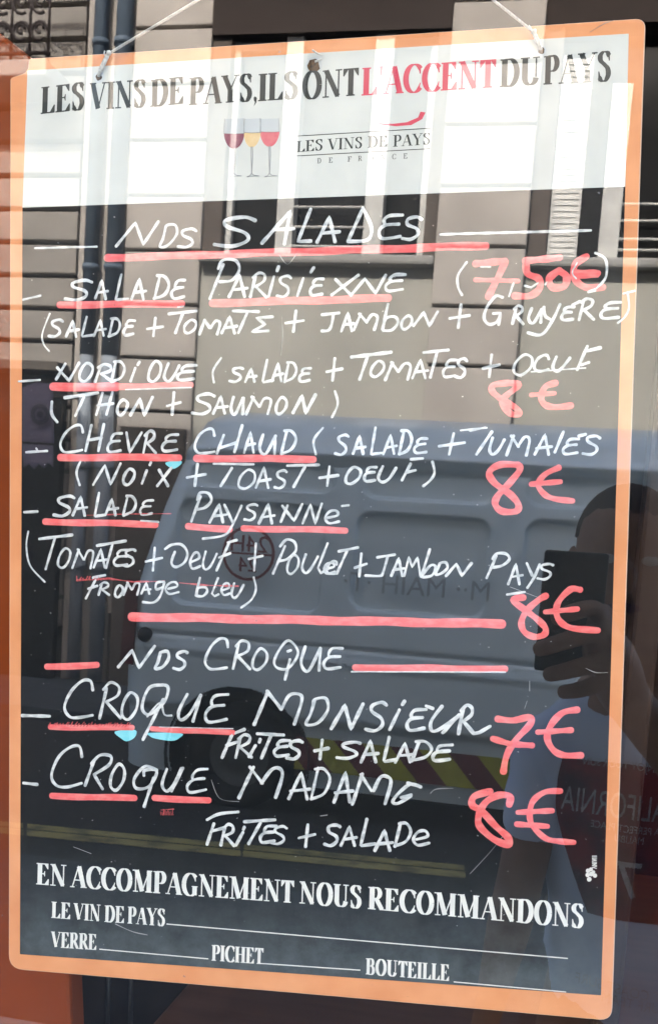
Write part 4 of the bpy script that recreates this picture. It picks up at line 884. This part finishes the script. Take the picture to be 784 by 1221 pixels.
# ================================================================== VAN
VY = 5.75
vx0 = at(140, 800, VY).x; VL = 5.6
vzr = at(330, 490, VY + 0.32).z; hubp = at(277, 926, VY); HUBX, HUBZ, WR = hubp.x, 0.345, 0.345
van = tag(empty('parked_van', (vx0 + VL / 2, -(VY + 1.0), 0.0)), 'pale grey panel van with ribbed sides and red yellow stripes parked in the street', 'van')
def vpart(name, mb, m, smooth=False, parent=None):
    flip(mb); o = mb.build(name, m, None, smooth); par = parent or van
    o.parent = par; o.matrix_parent_inverse = Matrix.Translation(-Vector(van.location)) if par is van else Matrix()
    return o
def sstep(a, b_, x): t = max(0, min(1, (x - a) / (b_ - a))); return t * t * (3 - 2 * t)
def rrect(x, z, x0, x1, z0, z1, r, soft):
    dx = max(x0 + r - x, x - (x1 - r), 0); dz = max(z0 + r - z, z - (z1 - r), 0)
    return 1 - sstep(r - soft, r, math.hypot(dx, dz))
vX = lambda px, py: at(px, py, VY + 0.06).x
vZ = lambda px, py: at(px, py, VY + 0.06).z
RECT = [(vX(207, 660), vX(386, 660), vZ(290, 727), vZ(290, 597)), (vX(419, 675), vX(582, 675), vZ(500, 735), vZ(500, 613)), (vX(620, 690), vX(800, 690), vZ(700, 745), vZ(700, 622)),
        (vX(222, 570), vX(400, 570), vZ(300, 583), vZ(300, 548)), (vX(430, 580), vX(592, 580), vZ(500, 598), vZ(500, 557)), (vX(625, 590), vX(800, 590), vZ(700, 608), vZ(700, 566))]
zc_ridge = vZ(400, 541); zstrip = vZ(380, 771); zsill = vZ(400, 868)
def side_y(x, z):                            # how far the near side lies behind the plane VY
    y = 0.02 + 0.05 * ((z - 0.9) / 0.9) ** 2
    if z > zc_ridge: y += 0.16 * ((z - zc_ridge) / (vzr - zc_ridge)) ** 1.6
    y += -0.03 * (1 - sstep(0, 0.05, abs(z - zc_ridge))) + 0.022 * (1 - sstep(0.0, 0.035, abs(z - (zc_ridge - 0.075))))
    for i, rc in enumerate(RECT): y += 0.05 * rrect(x, z, *rc, 0.10, 0.022)
    y += 0.018 * (1 - sstep(0, 0.03, abs(z - zstrip))) - 0.012 * (1 - sstep(0, 0.05, abs(z - zstrip + 0.09)))
    y += 0.05 * sstep(zsill + 0.06, zsill - 0.02, z)
    for sx in SEAMS:
        if z > zc_ridge + 0.02: y += 0.012 * (1 - sstep(0, 0.02, abs(x - sx)))
    return y
SEAMS = [at(305, 520, VY + .15).x, at(495, 520, VY + .15).x, at(633, 520, VY + .15).x]
NX, NZ = 620, 270
arch_r = 0.47
def near_pt(i, j):
    u = i / NX; z = 0.20 + (vzr - 0.20) * (j / NZ)
    lean = 0.40 * max(0, (z - 1.15) / (vzr - 1.15)) ** 1.35
    x = vx0 + lean + u * (VL - lean - 0.0)
    fx_ = vx0 + VL
    if z > 1.1: x = min(x, fx_ - 0.75 * (z - 1.1) - 0.1 + 0)   # sloping nose at the far end
    y = side_y(x, z)
    e = (x - (vx0 + lean)); y += 0.16 * (1 - min(1, e / 0.22)) ** 2.2
    y += 0.16 * max(0, 1 - (vzr - z) / 0.10) ** 2
    return x, VY + y, z
def in_arch(x, z):
    return any(math.hypot(x - hx, z - HUBZ) < arch_r for hx in (HUBX, HUBX + 3.3))
b = MB(); idx = {}
for i in range(NX + 1):
    for j in range(NZ + 1):
        idx[i, j] = len(b.v); b.v.append(near_pt(i, j))
for i in range(NX):
    for j in range(NZ):
        q = [idx[i, j], idx[i + 1, j], idx[i + 1, j + 1], idx[i, j + 1]]
        cx = sum(b.v[k][0] for k in q) / 4; cz = sum(b.v[k][2] for k in q) / 4
        if in_arch(cx, cz): continue
        b.f.append(tuple(q)); b.m.append(0)
YF = VY + 1.98
for j in range(NZ):                           # rear end and far side
    a0, a1 = b.v[idx[0, j]], b.v[idx[0, j + 1]]; c0_, c1_ = b.v[idx[NX, j]], b.v[idx[NX, j + 1]]
    k = 8
    for q in range(k):
        f0, f1 = q / k, (q + 1) / k
        bow = lambda f: -0.10 * (1 - (2 * f - 1) ** 2)
        b.face([(a0[0] + bow(f0), a0[1] + (2 * VY + 1.98 - 2 * a0[1]) * f0, a0[2]), (a0[0] + bow(f1), a0[1] + (2 * VY + 1.98 - 2 * a0[1]) * f1, a0[2]), (a1[0] + bow(f1), a1[1] + (2 * VY + 1.98 - 2 * a1[1]) * f1, a1[2]), (a1[0] + bow(f0), a1[1] + (2 * VY + 1.98 - 2 * a1[1]) * f0, a1[2])])
        b.face([(c0_[0] - bow(f0), c0_[1] + (2 * VY + 1.98 - 2 * c0_[1]) * f0, c0_[2]), (c0_[0] - bow(f1), c0_[1] + (2 * VY + 1.98 - 2 * c0_[1]) * f1, c0_[2]), (c1_[0] - bow(f1), c1_[1] + (2 * VY + 1.98 - 2 * c1_[1]) * f1, c1_[2]), (c1_[0] - bow(f0), c1_[1] + (2 * VY + 1.98 - 2 * c1_[1]) * f0, c1_[2])])
    b.face([(a0[0], 2 * VY + 1.98 - a0[1], a0[2]), (c0_[0], 2 * VY + 1.98 - c0_[1], c0_[2]), (c1_[0], 2 * VY + 1.98 - c1_[1], c1_[2]), (a1[0], 2 * VY + 1.98 - a1[1], a1[2])])
for i in range(NX):                           # roof
    a0, a1 = b.v[idx[i, NZ]], b.v[idx[i + 1, NZ]]; k = 6
    for q in range(k):
        f0, f1 = q / k, (q + 1) / k; up = lambda f: 0.05 * (1 - (2 * f - 1) ** 2)
        yy = lambda a, f: a[1] + (2 * VY + 1.98 - 2 * a[1]) * f
        b.face([(a0[0], yy(a0, f0), a0[2] + up(f0)), (a1[0], yy(a1, f0), a1[2] + up(f0)), (a1[0], yy(a1, f1), a1[2] + up(f1)), (a0[0], yy(a0, f1), a0[2] + up(f1))])
me_v = vpart('body', b, M['van'], True)
bmv = bmesh.new(); bmv.from_mesh(me_v.data); bmesh.ops.remove_doubles(bmv, verts=bmv.verts, dist=0.0008); bmesh.ops.recalc_face_normals(bmv, faces=bmv.faces); bmv.to_mesh(me_v.data); bmv.free()
# arch liners, chassis and wheels
for hx in (HUBX, HUBX + 3.3):
    b = MB(); k = 24; n0 = len(b.v)
    for yy in (VY + 0.03, VY + 0.42):
        for q in range(k + 1):
            a = math.radians(-20 + 220 * q / k); b.v.append((hx + arch_r * 1.03 * math.cos(a), yy, HUBZ + arch_r * 1.03 * math.sin(a)))
    for q in range(k): b.f.append((n0 + q, n0 + q + 1, n0 + k + 2 + q, n0 + k + 1 + q)); b.m.append(0)
    b.face([b.v[n0 + k + 1 + q] for q in range(k + 1)]); vpart('arch_liner', b, M['van_dark'])
b = MB(); b.box(vx0 + 0.15, HUBX - arch_r - .02, VY + 0.12, VY + 1.85, 0.22, 0.40); b.box(HUBX + arch_r + .02, HUBX + 3.3 - arch_r - .02, VY + 0.12, VY + 1.85, 0.18, 0.40); b.box(HUBX - 0.7, HUBX + 4, VY + 0.45, VY + 1.5, 0.25, 0.5); vpart('chassis', b, M['van_dark'])
def wheel_ring(mb, cx, cy, cz, prof, k=40):
    n0 = len(mb.v)
    for (y, r) in prof:
        for q in range(k): a = 2 * math.pi * q / k; mb.v.append((cx + r * math.cos(a), cy + y, cz + r * math.sin(a)))
    for i in range(len(prof) - 1):
        for q in range(k): mb.f.append((n0 + i * k + q, n0 + i * k + (q + 1) % k, n0 + (i + 1) * k + (q + 1) % k, n0 + (i + 1) * k + q)); mb.m.append(0)
for hx in (HUBX, HUBX + 3.3):
    for yy, sgn in ((VY + 0.10, 1), (VY + 1.88, -1)):
        b = MB(); wheel_ring(b, hx, yy, HUBZ, [(0.02 * sgn, .20), (0.0, .22), (0.0, .30), (.03 * sgn, WR), (.19 * sgn, WR), (.22 * sgn, .30), (.22 * sgn, .2)]); wv = vpart('wheel', b, M['tyre'], True)
        b = MB(); wheel_ring(b, hx, yy, HUBZ, [(0.03 * sgn, .21), (0.015 * sgn, .195), (.05 * sgn, .17), (.05 * sgn, .10), (.02 * sgn, .075), (.02 * sgn, .0005)]); flip(b); o = b.build('rim', M['rim'], None, True)
        o.parent = wv; o.matrix_parent_inverse = Matrix.Translation(-Vector((0, 0, 0)))
# stripes, lamp, lettering on the side
b = MB(); zt0, zt1 = vZ(450, 888), vZ(470, 930); sx0, sx1 = vX(352, 900), vX(650, 900); k = 14; stp = (sx1 - sx0) / 8.6; hh = zt0 - zt1
x = sx0 - 0.3
i = 0
def clipx(v): return max(sx0, min(sx1, v))
while x < sx1:
    # leaning bars: lower edge further to the right
    n = 6
    for q in range(n):
        f0, f1 = q / n, (q + 1) / n; z0, z1 = zt0 - hh * f0, zt0 - hh * f1; s0, s1 = hh * 0.9 * f0, hh * 0.9 * f1
        p = [(clipx(x + s0), z0), (clipx(x + stp + s0), z0), (clipx(x + stp + s1), z1), (clipx(x + s1), z1)]
        if abs(p[0][0] - p[1][0]) < 1e-5 and abs(p[2][0] - p[3][0]) < 1e-5: continue
        b.face([(a_, VY + min(side_y(a_, c_), 0.06) - 0.012, c_) for a_, c_ in p], i % 2)
    x += stp; i += 1
vpart('hazard_stripe', b, [M['stripe_y'], M['stripe_r']])['label'] = 'slanted red and yellow reflective stripes along the sill'
b = MB(); p = at(171, 757, VY + 0.0); b.tube([(p.x, VY + 0.10, p.z), (p.x, VY + 0.02, p.z), (p.x, VY - 0.02, p.z)], [0.05, 0.05, 0.035], 14); vpart('fuel_flap', b, M['van_dark'], True)
b = MB(); p0 = at(146, 690, VY + .1); p1 = at(141, 790, VY + .1); b.prism([(p0.x + .02, VY + .12, p0.z), (p0.x + .13, VY + .05, p0.z), (p1.x + .12, VY + .05, p1.z), (p1.x - 0.0, VY + .12, p1.z)], (0, 0.02, 0)); vpart('rear_lamp', b, M['lamp_red'])
def text_mesh(name, txt, size, m, loc, parent, extrude=0.001):
    """lettering that faces the shop window (towards +y)"""
    cu = bpy.data.curves.new(name, 'FONT'); cu.body = txt; cu.size = size; cu.align_x = 'CENTER'; cu.align_y = 'CENTER'; cu.extrude = extrude
    tmp = bpy.data.objects.new(name, cu); C.objects.link(tmp)
    dg = bpy.context.evaluated_depsgraph_get(); me = bpy.data.meshes.new_from_object(tmp.evaluated_get(dg)); me.name = name
    bpy.data.objects.remove(tmp)
    me.transform(Matrix(((-1, 0, 0, loc[0]), (0, 0, 1, loc[1]), (0, 1, 0, loc[2]), (0, 0, 0, 1))))
    me.materials.clear(); me.materials.append(m)
    o = bpy.data.objects.new(name, me); C.objects.link(o)
    if parent: o.parent = parent; o.matrix_parent_inverse = parent.matrix_world.inverted()
    return o
bpy.context.view_layer.update()
rc = at(297, 660, VY + 0.06); ry = -(VY + 0.04)
b = MB(); b.disc((rc.x, VY + 0.045, rc.z), (0, -1, 0), 0.155, 0.172, 40, 0.008); vpart('round_logo', b, M['van_red'])['label'] = 'dark red ring with 24H over 24'
text_mesh('van_lettering', '24H', 0.15, M['van_red'], (rc.x, ry, rc.z + 0.055), van, 0.004)
text_mesh('van_lettering', '24', 0.13, M['van_red'], (rc.x, ry, rc.z - 0.075), van, 0.004)
b = MB(); b.box(rc.x - 0.16, rc.x + 0.16, VY + 0.037, VY + 0.043, rc.z - 0.008, rc.z + 0.004); vpart('logo_bar', b, M['van_red'])
tx = at(492, 700, VY + 0.06)
text_mesh('van_lettering', "M\u00b7\u00b7 MAIH \u00b7T\u00b7", 0.17, M['van_text'], (tx.x + 0.02, ry, tx.z), van, 0.004)['label'] = 'faint worn grey lettering along the side'
# cab end of the van
b = MB(); e0 = vx0 + VL
b.prism([(e0 - 0.95, VY + 0.06, 1.25), (e0 - 0.28, VY + 0.06, 1.25), (e0 - 0.85, VY + 0.09, 1.95), (e0 - 0.95, VY + 0.09, 1.95)], (0, 0.01, 0)); vpart('cab_window', b, M['dark_pane'])

# ================================================================== PERSON taking the picture
def skin(name, verts, edges, radii, m, parent=None, sub=2):
    me = bpy.data.meshes.new(name); me.from_pydata([(v[0], -v[1], v[2]) for v in verts], edges, [])
    o = bpy.data.objects.new(name, me); C.objects.link(o)
    md = o.modifiers.new('skin', 'SKIN'); md.use_smooth_shade = True
    sv = me.skin_vertices[0].data
    for i, r in enumerate(radii): sv[i].radius = r if isinstance(r, tuple) else (r, r)
    sv[0].use_root = True
    o.modifiers.new('sub', 'SUBSURF').levels = sub; o.modifiers['sub'].render_levels = sub
    bpy.context.view_layer.update(); dg = bpy.context.evaluated_depsgraph_get()
    me2 = bpy.data.meshes.new_from_object(o.evaluated_get(dg)); me2.name = name
    o.modifiers.clear(); o.data = me2; bpy.data.meshes.remove(me)
    me2.materials.clear(); me2.materials.append(m)
    for p in me2.polygons: p.use_smooth = True
    if parent: o.parent = parent; o.matrix_parent_inverse = parent.matrix_world.inverted()
    return o
HY = D + 0.33                                  # depth of the head in the mirror
YB = D + 0.42
hc = at(745, 668, HY)
neck = at(758, 800, YB); chest = at(764, 930, YB + .02); belly = at(768, 1120, YB + .03)
lsh = at(655, 893, YB); lel = at(622, 1040, YB - 0.02); lwr = at(585, 1195, YB - 0.06)
rsh = at(872, 905, YB); rel_ = at(872, 940, YB - 0.16); rel_ = at(885, 985, YB - 0.22); rwr = at(752, 842, D + 0.075)
pelvis = Vector((belly.x, YB + .04, belly.z - 0.18))
V = []; E_ = []; Rd = []
def addv(p, r, link=None):
    V.append(tuple(p)); Rd.append(r)
    if link is not None: E_.append((link, len(V) - 1))
    return len(V) - 1
pv_ = addv(pelvis, (0.155, 0.11)); be_ = addv(belly, (0.145, 0.10), pv_); che = addv(chest, (0.165, 0.105), be_); up = addv(neck + Vector((0, 0, -0.05)), (0.10, 0.075), che)
nk = addv(neck + Vector((0, 0, 0.02)), (0.058, 0.058), up)
h1 = addv(hc + Vector((0.004, -0.012, -0.075)), (0.064, 0.074), nk); h2 = addv(hc + Vector((0, 0, -0.02)), (0.079, 0.092), h1); h3 = addv(hc + Vector((0, .01, 0.045)), (0.082, 0.098), h2); h4 = addv(hc + Vector((0, .012, 0.09)), (0.058, 0.068), h3)
ls = addv(lsh, 0.056, up); le = addv(lel, 0.040, ls); lm = addv(lel.lerp(lwr, .35), 0.041, le); lw = addv(lwr, 0.027, lm)
lh = addv(lwr + Vector((-.012, -.01, -.06)), (0.036, 0.02), lw); addv(lwr + Vector((-.02, -.02, -.15)), 0.012, lh)
rs = addv(rsh, 0.056, up); re = addv(rel_, 0.042, rs); rm = addv(rel_.lerp(rwr, .4), 0.044, re); rw = addv(rwr, 0.030, rm)
palm = addv(at(720, 790, D + 0.030), (0.036, 0.042), rw)
# fingers across the back of the phone, thumb at the screen side
FY = D - 0.012
for pts, r in ((((706, 722), (676, 732), (657, 740)), .0108), (((708, 752), (668, 766), (634, 777)), .0115), (((710, 788), (676, 800), (646, 806)), .0112), (((712, 815), (686, 824), (664, 826)), .0102)):
    a = addv(at(pts[0][0] + 6, pts[0][1], FY + 0.008), r * 1.15, palm); c = addv(at(*pts[1], FY), r, a); d_ = addv(at(*pts[2], FY + 0.008), r * .85, c)
th = addv(at(732, 742, D + 0.028), .011, palm); addv(at(712, 722, D + 0.03), .0095, th)
for sx in (-1, 1):
    hip = addv(pelvis + Vector((sx * 0.095, 0, -0.07)), (0.092, 0.09), pv_); kn = addv(Vector((pelvis.x + sx * 0.10, YB + 0.02, 0.50)), 0.062, hip); an_ = addv(Vector((pelvis.x + sx * 0.11, YB + 0.05, 0.12)), 0.045, kn); addv(Vector((pelvis.x + sx * 0.12, YB - 0.10, 0.055)), (0.045, 0.032), an_)
person = skin('person', V, E_, Rd, M['skin'])
tag(person, 'person in a blue printed T-shirt holding up a phone, mirrored at right', 'person')
# face: nose, brow and ears grown from the body mesh surface are small; hair follows the skull
b = MB()
def sph(mb, c, rx, ry, rz, zlo=-1, nu=28, nv=18, m=0, face=None):
    n0 = len(mb.v); c = Vector(c)
    for j in range(nv + 1):
        t = zlo + (1 - zlo) * j / nv; t = max(-1, min(1, t)); rr = math.sqrt(max(0, 1 - t * t))
        for i in range(nu): a = 2 * math.pi * i / nu; mb.v.append((c.x + rx * rr * math.cos(a), c.y + ry * rr * math.sin(a), c.z + rz * t))
    for j in range(nv):
        for i in range(nu):
            mb.f.append((n0 + j * nu + i, n0 + j * nu + (i + 1) % nu, n0 + (j + 1) * nu + (i + 1) % nu, n0 + (j + 1) * nu + i)); mb.m.append(m)
sph(b, hc + Vector((0, .020, 0.030)), 0.0755, 0.095, 0.085, 0.0)
flip(b); o = b.build('hair', M['hair'], None, True); o.parent = person
b = MB(); sph(b, hc + Vector((0, -.088, -.025)), 0.014, 0.02, 0.024); flip(b); o = b.build('nose', M['skin'], None, True); o.parent = person
for sx in (-1, 1):
    b = MB(); sph(b, hc + Vector((sx * .076, .012, -.015)), 0.010, 0.02, 0.032); flip(b); o = b.build('ear', M['skin'], None, True); o.parent = person
    b = MB(); sph(b, hc + Vector((sx * .03, -.078, .0)), 0.013, 0.008, 0.007); flip(b); o = b.build('eye', M['white_paint'], None, True); o.parent = person
b = MB(); sph(b, hc + Vector((0, -.076, -.068)), 0.024, 0.008, 0.007); flip(b); o = b.build('mouth', M['shirt_red'], None, True); o.parent = person
# T-shirt
V = []; E_ = []; Rd = []
a0 = addv(pelvis + Vector((0, 0, -.02)), (0.178, 0.128)); a1 = addv(belly, (0.172, 0.122), a0); a2 = addv(chest, (0.182, 0.122), a1); a3 = addv(neck + Vector((0, 0, -0.045)), (0.115, 0.085), a2); a4 = addv(neck + Vector((0, 0, -0.012)), (0.072, 0.072), a3)
s1 = addv(lsh, 0.068, a3); s2 = addv(lsh.lerp(lel, .82), 0.060, s1)
s3 = addv(rsh, 0.068, a3); s4 = addv(rsh.lerp(rel_, .75), 0.060, s3)
shirt = skin('t_shirt', V, E_, Rd, M['shirt'], person)
for p in range(0): pass
tex = bpy.data.textures.new('folds', 'CLOUDS'); tex.noise_scale = 0.09; tex.noise_depth = 1
md = shirt.modifiers.new('sub', 'SUBSURF'); md.levels = md.render_levels = 1
md = shirt.modifiers.new('folds', 'DISPLACE'); md.texture = tex; md.strength = 0.028; md.mid_level = 0.5; md.texture_coords = 'GLOBAL'
V = []; E_ = []; Rd = []
a0 = addv(pelvis, (0.168, 0.122))
for sx in (-1, 1):
    hip = addv(pelvis + Vector((sx * 0.095, 0, -0.09)), (0.105, 0.10), a0); kn = addv(Vector((pelvis.x + sx * 0.10, YB + 0.02, 0.50)), 0.078, hip); addv(Vector((pelvis.x + sx * 0.11, YB + 0.05, 0.13)), 0.068, kn)
skin('trousers', V, E_, Rd, M['trousers'], person)
bpy.context.view_layer.update()
# shirt print: maroon field and mirrored words, laid on the cloth
dg = bpy.context.evaluated_depsgraph_get(); tm = bpy.data.meshes.new_from_object(shirt.evaluated_get(dg)); tm.transform(shirt.matrix_world)
bmt = bmesh.new(); bmt.from_mesh(tm); bvh = BVHTree.FromBMesh(bmt)
def drape(o, off):
    for v in o.data.vertices:
        p = o.matrix_world @ v.co
        h = bvh.ray_cast(Vector((p.x, -0.2, p.z)), Vector((0, -1, 0)))
        if h[0] is not None: p.y = h[0].y + off + (0.0006 if v.co.y > 0 else 0)
        v.co = o.matrix_world.inverted() @ p
b = MB()
pp0 = at(667, 905, YB - .1); pp1 = at(872, 1120, YB - .1)
NXp, NZp = 36, 40
for i in range(NXp):
    for j in range(NZp):
        q = []
        for (di, dj) in ((0, 0), (1, 0), (1, 1), (0, 1)):
            u, v_ = (i + di) / NXp, (j + dj) / NZp
            nar = 1 - 0.75 * max(0, v_ - .3) ** 1.3 - 0.25 * max(0, .12 - v_); uu = 0.5 + (u - 0.5) * nar
            q.append((pp0.x + (pp1.x - pp0.x) * uu, 0, pp0.z + (pp1.z - pp0.z) * v_))
        b.face(q)
flip(b); o = b.build('shirt_print', M['shirt_red'], None, True, fix=False); o.parent = person; bpy.context.view_layer.update(); drape(o, 0.002)
o['label'] = 'dark maroon printed field on the T-shirt'
def shirt_text(txt, size, px, py, sx=1.0):
    p = at(px, py, YB - .1); o = text_mesh('shirt_lettering', txt, size, M['shirt_ink'], (p.x, -p.y, p.z), person, 0.0)
    for v in o.data.vertices: v.co.x = p.x + (v.co.x - p.x) * sx
    bm_ = bmesh.new(); bm_.from_mesh(o.data); bmesh.ops.triangulate(bm_, faces=bm_.faces); bmesh.ops.subdivide_edges(bm_, edges=[e for e in bm_.edges if e.calc_length() > 0.012], cuts=2); bm_.to_mesh(o.data); bm_.free()
    drape(o, 0.004); return o
for tx_ in (("ENJOY YOUR SUN", .017, 740, 914, .8), ("CALIFORNIA", .056, 740, 964, .55), ("A PERFECT PLACE", .016, 745, 990, .8), ("MALIBU", .016, 750, 1003, .8), ("7", .085, 749, 1055), ("WEST COAST SURF", .024, 752, 1190, .8), ("SURF TEAM", .024, 756, 1205, .8)):
    try: shirt_text(*tx_)
    except Exception as ex: print('shirt text', ex)
bmt.free()
# phone held in front of the face
b = MB(); tl = at(649, 655, D + 0.012); w_ph, h_ph = 0.0765, 0.148
ph = empty('mobile_phone', (tl.x + w_ph / 2, -(D + 0.010), tl.z - h_ph)); tag(ph, 'black mobile phone held upright in the hand of the mirrored person', 'phone')
b.box(-w_ph / 2, w_ph / 2, -0.009, 0.0, 0, h_ph); 
o = b.build('phone_body', M['phone'], ph); bevel(o, 0.004, 3)
lc = at(661, 676, D + 0.006); b = MB(); b.disc((lc.x - ph.location.x, 0.0, lc.z - ph.location.z), (0, 1, 0), 0.0, 0.006, 20, 0.0015); b.build('camera_lens', M['dark_pane'], ph)
b = MB(); b.box(-w_ph / 2 + .004, w_ph / 2 - .004, -0.0096, -0.0091, 0.008, h_ph - 0.008); b.build('screen', M['van_dark'], ph)
